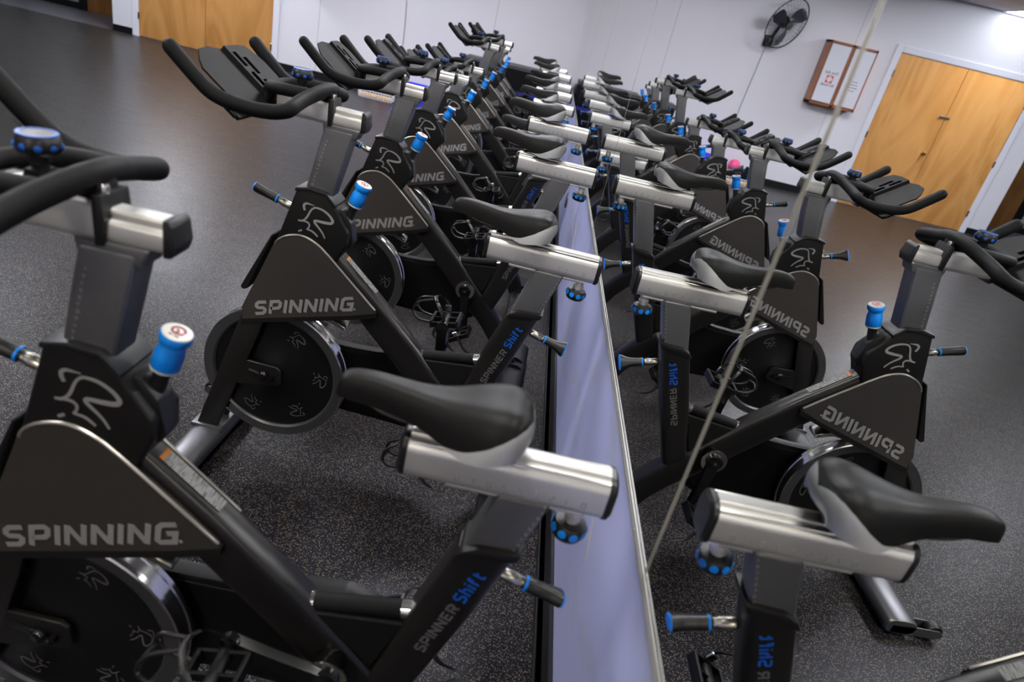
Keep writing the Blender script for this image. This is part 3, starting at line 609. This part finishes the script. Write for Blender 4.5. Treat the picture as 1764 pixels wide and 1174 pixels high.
    for i, ch in enumerate('876543210'):
        x = -.452-.0245*i; text3d(bm, ch, (x, .0318, .888), (-1, 0, 0), (0, 0, .011), (0, 1, 0), .0016)
        if i < 8: text3d(bm, '.', (x-.0135, .0318, .889), (-1, 0, 0), (0, 0, .008), (0, 1, 0), .0018)
    obj('slide_scale', bm, M['stamp'], ss)
    bm = NB(); lathe(bm, [(.010, 0), (.011, .006), (.006, .012), (.001, .013)], (-.395, 0, .941), (0, 0, 1), 14); obj('bolt', bm, M['chrome'], ss)
    sk = knob_with_pads('seat_knob', (-.648, 0, .838), (.08, 0, -1), .0285, .030, root, 9, .028)
    # --- saddle
    ST = [(-.2555, .998, .006, .018), (-.2575, 1.006, .0135, .026), (-.265, 1.0125, .0185, .034), (-.282, 1.017, .0215, .039), (-.31, 1.0185, .0235, .041), (-.345, 1.016, .0265, .042), (-.38, 1.0135, .032, .046), (-.41, 1.0145, .041, .055), (-.435, 1.018, .052, .066), (-.46, 1.0235, .0635, .076), (-.485, 1.0285, .0720, .078), (-.508, 1.0305, .0750, .075), (-.525, 1.0275, .0725, .068), (-.537, 1.021, .066, .060), (-.545, 1.011, .058, .048), (-.5500, .999, .051, .035), (-.5510, .988, .044, .024), (-.5490, .979, .038, .012)]
    STF = []
    for i in range(len(ST)-1):
        p0, p1, p2, p3 = (ST[max(i-1, 0)], ST[i], ST[i+1], ST[min(i+2, len(ST)-1)])
        for k in range(3):
            t = k/3; STF.append(tuple(.5*((2*b_)+(c_-a_)*t+(2*a_-5*b_+4*c_-d_)*t*t+(3*b_-a_-3*c_+d_)*t**3) for a_, b_, c_, d_ in zip(p0, p1, p2, p3)))
    STF.append(ST[-1])
    TH = [(-.20, 1), (-.425, 1), (-.45, .95), (-.475, .90), (-.50, .845), (-.518, .76), (-.531, .65), (-.540, .48), (-.5455, .18), (-.5480, .0), (-.6, .0)]
    def thr(x):
        for (xa, ta), (xb, tb) in zip(TH[:-1], TH[1:]):
            if xb <= x <= xa: return ta+(tb-ta)*(x-xa)/(xb-xa)
        return 1
    def sp(st_, v):
        x, zt, wd, dp = st_
        y = wd*math.copysign(abs(math.sin(abs(v)*PI/2))**.85, v)
        z = zt - dp*abs(v)**3.0 - .0035*math.exp(-(v/.16)**2)*max(0, min(1, (-x-.36)/.08))
        return Vector((x + .012*abs(v)**2*max(.3, min(1, (-x-.44)/.06)), y, z))
    bb, bs = NB(), NB()
    def skin(t, fa, fb, n):
        for s0, s1 in zip(STF[:-1], STF[1:]):
            A0, B0, A1, B1 = fa(s0[0]), fb(s0[0]), fa(s1[0]), fb(s1[0])
            if abs(B0-A0)+abs(B1-A1) < 1e-4: continue
            for j in range(n):
                q = [sp(s0, A0+(B0-A0)*j/n), sp(s0, A0+(B0-A0)*(j+1)/n), sp(s1, A1+(B1-A1)*(j+1)/n), sp(s1, A1+(B1-A1)*j/n)]
                u_ = [];
                for p in q:
                    if all((p-o_).length > 1e-6 for o_ in u_): u_.append(p)
                if len(u_) > 2: t.faces.new([t.verts.new(p) for p in u_])
    skin(bb, lambda x: -thr(x), lambda x: thr(x), 18)
    skin(bs, lambda x: thr(x), lambda x: 1, 8); skin(bs, lambda x: -1, lambda x: -thr(x), 8)
    for s0, s1 in zip(STF[:-1], STF[1:]):
        a0, a1, c0, c1 = sp(s0, -1), sp(s0, 1), sp(s1, -1), sp(s1, 1); up_ = Vector((0, 0, .006)); m0, m1 = (a0+a1)/2+up_, (c0+c1)/2+up_
        bb.faces.new([bb.verts.new(p) for p in (a0, m0, m1, c0)]); bb.faces.new([bb.verts.new(p) for p in (m0, a1, c1, m1)])
    bb.faces.new([bb.verts.new(sp(STF[0], -1+2*j/12)) for j in range(13)]); bs.faces.new([bs.verts.new(sp(STF[-1], -1+2*j/12)) for j in range(13)])
    sd = obj('saddle', bb, M['vinyl'], root, 1.2)
    sv = obj('rear_panel', bs, M['silvervinyl'], sd, 1.2); sv['label'] = 'silver rear panel of the saddle'
    for s in (1, -1): bm = NB(); tube(bm, smoothpath([(-.275, s*.006, .985), (-.33, s*.018, .968), (-.40, s*.022, .962), (-.47, s*.022, .964), (-.515, s*.03, .975)], 3), .0035, 8); obj('rail', bm, M['black'], sd)
    bm = NB(); box(bm, (-.465, -.030, .950), (-.425, .030, .972), .004, 2); lathe(bm, [(.016, 0), (.016, .02)], (-.445, 0, .936), (0, 0, 1), 16); lathe(bm, [(.009, -.04), (.009, .04)], (-.445, 0, .960), (0, 1, 0), 12); obj('clamp', bm, M['black'], sd)
    return root

proto = make_bike()
SEATG = {'seat_rail', 'seat_knob', 'saddle'}; BARG = {'handlebar_rail', 'carriage', 'handlebar', 'tray', 'handlebar_knob'}
def copy_tree(o, parent=None):
    c = o.copy(); C.objects.link(c); c.parent = parent
    for ch in list(o.children): copy_tree(ch, c)
    return c
def base(n): return n.split('.')[0]
def setup(root, x, y, rz, sz, sx, bz, bx, crank, hspin, sspin):
    root.location = (x, y, 0); root.rotation_euler = (0, 0, rz)
    for ch in root.children:
        n = base(ch.name)
        if n in SEATG: ch.location = Vector((sx, 0, sz))
        elif n == 'seat_post': ch.location = Vector((-.28*sz, 0, sz))
        elif n in BARG: ch.location = Vector((bx-.22*bz, 0, bz))
        elif n == 'handlebar_post': ch.location = Vector((-.22*bz, 0, bz))
        elif n == 'crank':
            a = crank if ch['side'] == 1 else crank+PI
            ch.rotation_euler = (0, -a, 0)
        elif n == 'pedal':
            a = crank if ch['side'] == 1 else crank+PI
            ch.location = (-.293+.17*math.cos(a), 0, .402+.17*math.sin(a)); ch.rotation_euler = (0, .55 if math.sin(a) < 0 else .2, 0)
        elif n == 'post_handle': ch.rotation_euler = (hspin, -.285, 0)
        elif n == 'seat_handle': ch.rotation_euler = (sspin, 2.889, 0)
R = math.radians
BIKES = [  # x, y, rz, seat z, seat x, bar z, bar x, crank angle, handle spins, label
 (-.7550, .8462, 3.1304, -.028, .013, -.015, -.016, R(20), 2.1, 1.04, 'black spin bike nearest the camera, its handlebar cut off by the left edge'),
 (-.7444, 1.8300, 3.0966, .000, .000, .002, .003, R(-96), 2.1, 2.5, 'sharply focused spin bike second from the camera, its whole flywheel in view'),
 (-.7512, 2.7296, 3.1089, .070, -.020, -.010, -.004, R(-97), .55, 2.6, 'spin bike directly behind the sharply focused one with the whole flywheel'),
 (-.7661, 3.6187, 3.1502, .093, -.034, -.023, -.012, R(-94), 2.1, 2.5, 'spin bike with the highest-set saddle, just before the bike with the lowest one'),
 (-.7616, 4.5376, 3.0966, -.122, .046, -.107, .0, R(-60), .2, .2, 'spin bike with the lowest-set saddle of the whole row, hidden behind a high one'),
 (-.7694, 5.4640, 3.0966, -.004, -.013, -.118, -.005, R(-110), .9, .2, 'spin bike with lowered handlebar, standing right in front of the raised-handlebar pair'),
 (-.7812, 6.2251, 3.0966, .015, -.013, .030, -.012, R(-80), .3, .9, 'nearer of the two spin bikes whose raised handlebars stand above their neighbours'),
 (-.7742, 7.1648, 3.0966, .009, -.019, .040, -.049, R(-95), .7, .3, 'farther of the two spin bikes whose raised handlebars stand against the white wall'),
 (-.7889, 8.0055, 3.0966, .042, -.029, -.045, -.020, R(-70), .3, .3, 'spin bike last but one before the far wall, behind the raised-handlebar pair'),
 (-.8335, 8.7880, 3.0966, .048, -.032, -.123, -.004, R(-95), .3, .3, 'spin bike at the far end of the row, next to the stacked mats'),
]
for i, (x, y, rz, sz, sx, bz, bx, ck, hs_, ss_, lab) in enumerate(BIKES):
    b = proto if i == 0 else copy_tree(proto)
    b.name = 'spin_bike'; setup(b, x, y, rz, sz, sx, bz, bx, ck, hs_, ss_)
    tag(b, lab, 'exercise bike', 'spin bikes in a row along the mirrored wall')

# ================================================================= ROOM
L = 10.244; XL = -9.6; YF = -3.4; XO = -6.62; YB = 11.6
def struct(name, bm, m, parent=None, mats=None):
    o = obj(name, bm, m, parent, mats=mats)
    if not parent: o['kind'] = 'structure'
    return o
bm = NB(); box(bm, (XL, YF, -.06), (0.12, L, 0)); struct('floor', bm, M['floor'])
bm = NB(); box(bm, (XL, L, -.06), (XO+.12, YB+.1, -.0005)); struct('floor_hall', bm, M['hallfloor'])
bm = NB(); box(bm, (0.008, YF, 0), (.12, L+.12, CEIL)); wr = struct('wall_right', bm, M['wall_r'])
bm = NB(); box(bm, (XO, L, 0), (-6.24, L+.12, CEIL)); box(bm, (-4.31, L, 0), (.12, L+.12, CEIL)); box(bm, (-6.24, L, 2.12), (-4.31, L+.12, CEIL)); box(bm, (-6.24, L+.08, 0), (-4.31, L+.12, 2.12)); wb = struct('wall_back', bm, M['wall'])
bm = NB(); box(bm, (XL-.1, YF, 0), (XL, YB+.1, CEIL)); struct('wall_left', bm, mat('slate_painted_wall', (.16, .16, .20), .55, bump=.1, bscale=160))
bm = NB(); box(bm, (XL, YF-.1, 0), (.12, YF, CEIL)); struct('wall_front', bm, M['wall'])
bm = NB(); box(bm, (XO, L+.12, 0), (XO+.12, YB, CEIL)); struct('wall_hall', bm, M['wall'])
bm = NB(); box(bm, (XL, YF, CEIL), (.12, L+.12, CEIL+.08)); box(bm, (XL, L+.12, CEIL), (XO+.12, YB+.1, CEIL+.08)); struct('ceiling', bm, M['ceiling'])
# seams in the wall boards
bm = NB()
for x in (-1.21, -3.66 + 0): box(bm, (x-.003, L-.0015, .1), (x+.003, L+.002, CEIL))
obj('board_seam', bm, M['seam'], wb)
# skirting
bm = NB(); box(bm, (-.004, YF, 0), (.008, L, .155), .003, 1); box(bm, (-.014, YF, 0), (-.004, L, .012), .003, 1); struct('baseboard_right', bm, M['base'])
bm = NB(); box(bm, (XO, L-.010, 0), (-6.333, L, .09), .002, 1); box(bm, (-4.218, L-.010, 0), (0, L, .10), .002, 1); struct('baseboard_back', bm, M['base'])
# double door
bm = NB()
for lo, hi in (((-6.333, L-.014, 0), (-6.24, L+.05, 2.21)), ((-4.31, L-.014, 0), (-4.218, L+.05, 2.21)), ((-6.24, L-.014, 2.125), (-4.31, L+.05, 2.21))): box(bm, lo, hi, .004, 1)
struct('trim_1', bm, M['whitetrim'])
bm = NB(); box(bm, (-6.238, L+.03, 0), (-4.312, L+.078, 2.12)); dr = struct('door_1', bm, M['base'])
for a, b_ in ((-6.236, -5.278), (-5.272, -4.314)):
    bm = NB(); box(bm, (a, L-.006, .012), (b_, L+.036, 2.115), .002, 1); obj('door_leaf', bm, M['door'], dr)
bm = NB(); lathe(bm, [(.028, 0), (.028, .004), (.010, .008), (.010, .022), (.024, .032), (.028, .044), (.020, .056), (.001, .058)], (-5.20, L-.006, .945), (0, -1, 0), 20); k_ = obj('door_knob', bm, mat('brass', (.80, .55, .20), .18, 1), dr); k_['label'] = 'round brass knob'
bm = NB(); box(bm, (-5.335, L-.016, 1.452), (-5.19, L-.006, 1.474), .002, 1); box(bm, (-5.205, L-.035, 1.445), (-5.185, L-.006, 1.480), .003, 1); obj('latch', bm, M['chrome'], dr)
for z in (.28, 1.02, 1.85):
    for x in (-6.236, -4.314):
        bm = NB(); box(bm, (x-.012, L-.020, z-.045), (x+.012, L-.004, z+.045), .003, 1); obj('hinge', bm, M['steel'], dr)
# hall storefront
bm = NB(); box(bm, (-7.83, YB-.05, .005), (-6.66, YB, 2.12), .004, 1); struct('door_2', bm, M['door2'])
bm = NB(); box(bm, (XL, YB-.02, 0), (-7.97, YB+.06, .10)); box(bm, (XL, YB, 2.12), (XO, YB+.1, CEIL)); box(bm, (-7.975, YB-.05, 0), (-7.83, YB+.06, 2.2)); box(bm, (-8.95, YB-.02, 0), (-8.87, YB+.06, 2.15)); struct('trim_2', bm, M['base'])
bm = NB(); box(bm, (XL, YB, .10), (-7.97, YB+.012, 2.12)); wn = struct('window_1', bm, mat('hall_window_glass', (.42, .44, .45), .15, 0, .6))
# mirror panels
seams = [-1.1, .778, 2.655, 4.53, 6.41, 8.29, L-.01]
mlab = ['wall mirror panel nearest the camera, right of the blurred diagonal joint', 'wall mirror panel between the blurred joint and the thin dark joint, reflecting the second bike',
        'wall mirror panel just beyond the thin dark joint', 'wall mirror panel behind the saddles of the middle bikes', 'narrow-looking wall mirror panel far down the row, last but one before the corner', 'wall mirror panel touching the far corner of the room']
for i in range(6):
    y0, y1 = seams[i]+.0022, seams[i+1]-.0022
    bm = NB()
    for ya, yb in ((y0, y0+.0045), (y0+.0045, y1-.0045), (y1-.0045, y1)): box(bm, (0, ya, .782), (.0065, yb, 2.62))
    bmesh.ops.remove_doubles(bm, verts=bm.verts, dist=1e-6); bm.faces.ensure_lookup_table()
    for f in bm.faces:
        f.normal_update()
        if f.normal.x > -.9 or f.calc_area() < .02: f.material_index = 1
    o = obj('mirror_panel', bm, None, mats=[M['mirror'], M['mirroredge']]); tag(o, mlab[i], 'mirror', 'mirror panels along the right wall')
bm = NB(); box(bm, (-.0035, -1.1, .770), (.008, L-.01, .7815), .001, 1); box(bm, (-.0035, -1.1, .7815), (-.0015, L-.01, .790)); struct('trim_3', bm, M['alu'])
# scuffs in the wall paint below the mirror
bm = NB()
for (y0, z0, y1, z1, t) in ((2.03, .41, 2.06, .45, .012), (3.28, .40, 3.52, .56, .016), (3.60, .40, 3.82, .60, .018), (4.95, .43, 5.25, .60, .018), (1.13, .45, 1.20, .54, .009)):
    a = Vector((.0075, y0, z0)); b_ = Vector((.0075, y1, z1)); ribbon(bm, [a, a*.5+b_*.5, b_], [t*.5, t, t*.7], (-1, 0, 0), .0008)
obj('paint_scrape', bm, mat('bare_board', (.55, .50, .36), .6), wr)['label'] = 'pale scrapes through the wall paint'
bm = NB(); lathe(bm, [(.055, 0), (.055, .006), (.048, .010), (.001, .011)], (.008, 4.70, .40), (-1, 0, 0), 24); tag(obj('outlet_cover', bm, M['post']), 'round grey cover plate on the right wall below the mirror', 'outlet cover')
# lights
for i, (x, y, sx, sy, pw, col) in enumerate(TROFFERS):
    t = empty('ceiling_light', (x, y, CEIL)); tag(t, 'recessed rectangular ceiling light with a glowing white diffuser' + (' above the double doors' if i == 0 else (' in the hall beyond the doors' if y > 10.5 else (' over the open floor' if x < -5 else ' over the bikes'))), 'ceiling light', 'recessed ceiling lights')
    bm = NB()
    for lo, hi in (((-sx/2-.02, -sy/2-.02, -.012), (-sx/2, sy/2+.02, -.0005)), ((sx/2, -sy/2-.02, -.012), (sx/2+.02, sy/2+.02, -.0005)), ((-sx/2, -sy/2-.02, -.012), (sx/2, -sy/2, -.0005)), ((-sx/2, sy/2, -.012), (sx/2, sy/2+.02, -.0005))): box(bm, lo, hi)
    obj('frame', bm, M['whitetrim'], t)
    bm = NB(); box(bm, (-sx/2, -sy/2, -.006), (sx/2, sy/2, -.001)); obj('diffuser', bm, mat('lit_diffuser', (.9, .9, .9), .5, emit=(col, pw/(sx*sy)/PI/.9)), t)

# ================================================================= FAR-WALL THINGS
# wall fan
n_ = Vector((-.50, -.80, -.33)).normalized(); fc = Vector((-2.60, 9.98, 2.105))
fan = empty('wall_fan', (-2.50, L, 1.87)); tag(fan, 'black oscillating wall fan mounted high on the white far wall', 'fan')
fo = fan.location
bm = NB(); u = n_.orthogonal().normalized(); v = n_.cross(u); RF = .325
def circ(r, off, k=40): return [fc-fo+n_*off+(u*math.cos(2*PI*i/k)+v*math.sin(2*PI*i/k))*r for i in range(k+1)]
tube(bm, circ(RF, 0), .008, 8)
for r_, o_ in ((.10, .055), (.22, .04)): tube(bm, circ(r_, o_, 28), .0018, 6)
for i in range(36):
    a = 2*PI*i/36; d = u*math.cos(a)+v*math.sin(a); c0 = fc-fo
    tube(bm, [c0+d*.05+n_*.062, c0+d*.16+n_*.052, c0+d*.25+n_*.028, c0+d*RF], .0013, 5)
    tube(bm, [c0+d*.07-n_*.05, c0+d*.20-n_*.045, c0+d*RF], .0013, 5)
gr = obj('grille', bm, M['black'], fan)
bm = NB(); lathe(bm, [(.001, .072), (.05, .070), (.055, .062), (.05, .055)], fc-fo, n_, 20); obj('badge', bm, M['post'], fan)
bm = NB(); lathe(bm, [(.045, .02), (.05, .0), (.075, -.03), (.078, -.11), (.05, -.15), (.001, -.155)], fc-fo, n_, 20); obj('motor', bm, M['black'], fan)
bm = NB()
for i in range(3):
    a0 = 2*PI*i/3+.5; rows = []
    for k in range(8):
        t = k/7; r_ = .045+.245*t; wd = (.25+.85*math.sin(PI*min(1, t*.75+.12)))*.92; row = []
        for j in range(7):
            a = a0+wd*(j/6-.5)*(1.0-.15*t)+.25*t; row.append(fc-fo+(u*math.cos(a)+v*math.sin(a))*r_+n_*(.0+.05*(j/6-.5)))
        rows.append(row)
    for k in range(7):
        for j in range(6):
            bm.faces.new([bm.verts.new(p) for p in (rows[k][j], rows[k][j+1], rows[k+1][j+1], rows[k+1][j])])
bmesh.ops.remove_doubles(bm, verts=bm.verts, dist=1e-5); bmesh.ops.solidify(bm, geom=bm.faces[:], thickness=.003); obj('blades', bm, mat('smoky_blade', (.04, .04, .06), .25), fan)
bm = NB(); box(bm, (-.06, -.05, -.07), (.06, 0, .07), .012, 3); tube(bm, [Vector((0, -.04, .02)), Vector((0, -.12, .03)), fc-fo-n_*.10+Vector((0, 0, -.05)), fc-fo-n_*.10], .022, 12); lathe(bm, [(.045, -.05), (.05, 0), (.04, .05)], (0, -.10, .0), (0, 0, 1), 16); obj('wall_bracket', bm, M['black'], fan)
bm = NB(); tube(bm, smoothpath([(0, -.01, -.06), (.02, -.008, -.4), (.055, -.008, -.95), (.06, -.008, -1.5)], 4), .004, 6); obj('power_cord', bm, M['dim_print'], fan)
# first aid cabinet
cb = empty('first_aid_cabinet', (-3.60, L-.003, 1.25)); tag(cb, 'wooden first aid cabinet with white doors and red cross sticker on the far wall', 'cabinet')
W2, HC, DC = .335, .81, .185
bm = NB()
for lo, hi in (((-W2, -DC, 0), (-W2+.03, 0, HC)), ((W2-.03, -DC, 0), (W2, 0, HC)), ((-W2, -DC, HC-.03), (W2, 0, HC)), ((-W2, -DC, 0), (W2, 0, .03)), ((-W2, -.012, 0), (W2, 0, HC)), ((-.022, -DC, 0), (.022, -.02, HC))): box(bm, lo, hi, .002, 1)
obj('case', bm, M['cabwood'], cb)
M['cabdoor'] = mat('white_laminate', (.80, .79, .88), .3)
for nm, a, b_ in (('r', .028, W2-.038), ('l', -W2+.022, -.028)):
    bm = NB(); box(bm, (a, -DC-.004, .040), (b_, -DC+.014, HC-.036), .002, 1); d_ = obj('cabinet_door', bm, M['cabdoor'], cb)
    bm = NB(); box(bm, (a+.01, -DC-.0052, .24), (b_-.004, -DC-.0042, .47)) if nm == 'r' else box(bm, (a+.02, -DC-.0052, .15), (b_-.01, -DC-.0042, .42)); obj('paper_notice', bm, M['whitetrim'], d_)
    xc = (a+b_)/2
    def txt(s, x, z, size, parent):
        cu = bpy.data.curves.new('txt', 'FONT'); cu.body = s; cu.size = size; cu.align_x = 'CENTER'; cu.extrude = .0004
        to = bpy.data.objects.new('tmp', cu); C.objects.link(to); dg = bpy.context.evaluated_depsgraph_get()
        me = bpy.data.meshes.new_from_object(to.evaluated_get(dg)); bpy.data.objects.remove(to)
        me.transform(Matrix.Translation((x, -DC-.0056, z)) @ Matrix.Rotation(PI/2, 4, 'X'))
        me.materials.clear(); me.materials.append(M['base']); o = bpy.data.objects.new('lettering', me); C.objects.link(o); o.parent = parent; return o
    if nm == 'r':
        txt('First Aid', xc, .405, .052, d_)['label'] = 'black First Aid lettering'; txt('Kit Inside', xc, .250, .050, d_)['label'] = 'black Kit Inside lettering'
        bm = NB(); box(bm, (xc-.047, -DC-.0062, .292), (xc+.047, -DC-.005, .386), .0, 1); rs = obj('red_square', bm, mat('red_sticker', (.62, .015, .03), .4), d_)
        bm = NB(); box(bm, (xc-.037, -DC-.0070, .319), (xc+.037, -DC-.0060, .359)); box(bm, (xc-.020, -DC-.0074, .302), (xc+.020, -DC-.0062, .376)); obj('white_cross', bm, M['white'], rs)
    else:
        for q, wd in enumerate((.10, .13, .15, .09)):
            bm = NB(); x0 = xc-wd/2
            while x0 < xc+wd/2-.01:
                lw = random.uniform(.018, .035); ribbon(bm, [(x0, -DC-.0054, .375-.038*q), (min(x0+lw, xc+wd/2), -DC-.0054, .375-.038*q)], .010, (0, -1, 0), .0004); x0 += lw+.008
            obj('notice_line', bm, M['dim_print'], d_)['label'] = 'line of small grey print'
# stack of folded mats
mats_dark = mat('black_mat', (.0035, .0035, .0042), .6, 0, .15); lid_sheen_grey = mat('lid_grey_mat_sheen', (.05, .05, .055), .5, bump=.2, bscale=300); mats_blue = mat('blue_mat', (.015, .02, .26), .4)
zz = 0; k = 0
while zz < .83:
    h = .0445; blue = (k == 11); m_ = mats_blue if blue else (lid_sheen_grey if zz > .79 else mats_dark); dx = random.uniform(-.006, .006)  # topmost mat gets a lighter grey in place of its sheen
    lab = 'blue exercise mat sandwiched in the black mat stack by the far corner' if blue else ('black exercise mat with its sheen coloured grey, topmost of the stack by the far corner' if zz+h > .83 else 'black folded exercise mat in the tall stack by the far corner')
    o = empty('exercise_mat', (-.53+dx, 9.86, zz))
    bm = NB(); box(bm, (-.43, -.27, .001), (.43, .27, h/2-.001), .006, 2); box(bm, (-.43, -.27, h/2+.001), (.43, .27, h-.001), .006, 2); box(bm, (-.432, -.26, .006), (-.424, .26, h-.006), .003, 1)
    bpy.data.objects.remove(o); o = obj('exercise_mat', bm, m_); o.location = (-.53+dx, 9.86, zz)
    tag(o, lab, 'exercise mat', 'folded mats stacked by the far corner'); zz += h; k += 1
# black tub with grey lid
tb = empty('storage_tub', (-1.26, 9.86, 0)); tag(tb, 'tall black storage tub with a grey rounded lid against the far wall', 'storage tub')
bm = NB(); loft(bm, [[(x*.9, y*.9, 0.001) for x, y in [(-.2, -.2), (.2, -.2), (.2, .2), (-.2, .2)]], [(x, y, .77) for x, y in [(-.2, -.2), (.2, -.2), (.2, .2), (-.2, .2)]]]); obj('tub', bm, mats_dark, tb)
bm = NB(); box(bm, (-.215, -.215, .77), (.215, .215, .83), .025, 4); obj('lid', bm, lid_sheen_grey, tb)
# blue bin
bn = empty('blue_bin', (-2.07, 9.93, 0)); tag(bn, 'open bright blue plastic bin on the floor against the far wall', 'bin')
mb_ = mat('bin_blue', (.035, .04, .85), .35)
def open_bin(x, y, h, t=.006, tap=.9):
    bm = NB(); o1 = [(-x, -y), (x, -y), (x, y), (-x, y)]
    rings = [[(a*tap, b*tap, .001) for a, b in o1], [(a, b, h) for a, b in o1], [(a+.012*(1 if a > 0 else -1), b+.012*(1 if b > 0 else -1), h) for a, b in o1], [(a+.012*(1 if a > 0 else -1), b+.012*(1 if b > 0 else -1), h+.008) for a, b in o1], [(a-t*(1 if a > 0 else -1), b-t*(1 if b > 0 else -1), h+.008) for a, b in o1], [(a*tap-t*(1 if a > 0 else -1), b*tap-t*(1 if b > 0 else -1), t) for a, b in o1]]
    loft(bm, rings); return bm
obj('body', open_bin(.18, .18, .27), mb_, bn)
def ball(name, loc, r, m_, lab, cat='ball', sz=(1, 1, 1)):
    bm = NB(); bmesh.ops.create_uvsphere(bm, u_segments=28, v_segments=18, radius=r)
    for v_ in bm.verts: v_.co = Vector((v_.co.x*sz[0], v_.co.y*sz[1], v_.co.z*sz[2]))
    o = obj(name, bm, m_, None, 2); o.location = loc; return tag(o, lab, cat)
red = mat('toy_red', (.70, .02, .03), .35)
for (x, y, z) in ((-1.97, 9.83, .215), (-2.09, 9.96, .205)):
    ball('exercise_ball', (x, y, z), .06, red if x > -2 else mb_, 'small red ball resting in the blue bin' if x > -2 else 'small blue ball resting in the blue bin')
bm = NB(); box(bm, (-.155, -.155, 0), (.155, .155, .135), .02, 2); o = obj('folded_cloth', bm, mb_); o.location = (-2.07, 9.93, .009); tag(o, 'folded blue cloth lying in the bottom of the blue bin', 'cloth')
bm = NB(); box(bm, (-.13, -.10, .001), (.13, .10, .11), .008, 2); o = obj('foam_block', bm, mats_dark); o.location = (-2.56, 10.05, 0); tag(o, 'black foam block on the floor carrying the pink ball', 'foam block')
ball('exercise_ball', (-2.60, 10.05, .201), .09, mat('pink_ball', (.86, .10, .26), .3), 'pink exercise ball on the black foam block behind the wire basket')
ball('exercise_ball', (-2.85, 10.12, .1005), .1, mat('teal_ball', (.01, .20, .30), .3), 'teal exercise ball beside the pink one at the far wall')
ball('exercise_ball', (-2.462, 10.05, .1565), .045, mat('magenta_ball', (.90, .12, .75), .3), 'small magenta ball between the pink ball and the blue bin')
bm = NB(); prism(bm, [(-.05, 0.001), (.05, 0.001), (.045, .10), (-.01, .24), (-.03, .24), (-.05, .12)], -.04, .04, .01, 2); o = obj('foam_wedge', bm, mats_dark); o.location = (-2.75, 9.95, .0); tag(o, 'black foam wedge standing in front of the pink ball', 'foam wedge')
# white wire basket
bk = empty('wire_basket', (-2.60, 9.72, 0)); tag(bk, 'low white wire basket on the floor by the far wall, holding yellow bands', 'basket')
bm = NB(); hx, hy_, hz = .24, .10, .065
for z, k_ in ((.004, .94), (hz, 1), (hz*.5, .97)):
    q = [(-hx*k_, -hy_*k_, z), (hx*k_, -hy_*k_, z), (hx*k_, hy_*k_, z), (-hx*k_, hy_*k_, z), (-hx*k_, -hy_*k_, z)]
    for a, b_ in zip(q[:-1], q[1:]): tube(bm, [a, b_], .006 if z == hz else .0045, 6)
for i in range(13):
    x = -hx+2*hx*i/12
    for s in (-1, 1): tube(bm, [(x*.94, s*hy_*.94, .004), (x, s*hy_, hz)], .0042, 6)
    tube(bm, [(x*.94, -hy_*.94, .004), (x*.94, hy_*.94, .004)], .0018, 6)
for i in range(5):
    y = -hy_+2*hy_*i/4
    for s in (-1, 1): tube(bm, [(s*hx*.94, y*.94, .004), (s*hx, y, hz)], .0042, 6)
obj('wire_frame', bm, M['whitetrim'], bk)
bm = NB()
for s in (-1, 1): tube(bm, smoothpath([(s*hx, -.04, hz), (s*(hx+.012), -.03, hz+.035), (s*(hx+.012), .03, hz+.035), (s*hx, .04, hz)], 3), .003, 6)
obj('handle', bm, M['whitetrim'], bk)
yel = mat('yellow_band', (.85, .42, .02), .45); yel2 = mat('bright_yellow_band', (.95, .68, .05), .45)
for i in range(24):
    lay, row, c_ = i//12, (i//6) % 2, i % 6; r_ = .024
    bm = NB(); pts = [(r_*math.cos(t), r_*math.sin(t), 0) for t in [2*PI*j/18 for j in range(19)]]; tube(bm, pts, .009, 8)
    o = obj('resistance_band', bm, yel if (c_+row+lay) % 3 else yel2); o.location = (-2.60-.18+.072*c_, 9.72-.038+.076*row, .018+.0195*lay); o.rotation_euler = (0, 0, i)
    tag(o, 'coiled yellow resistance band lying in the white wire basket', 'resistance band', 'coiled bands in the wire basket')
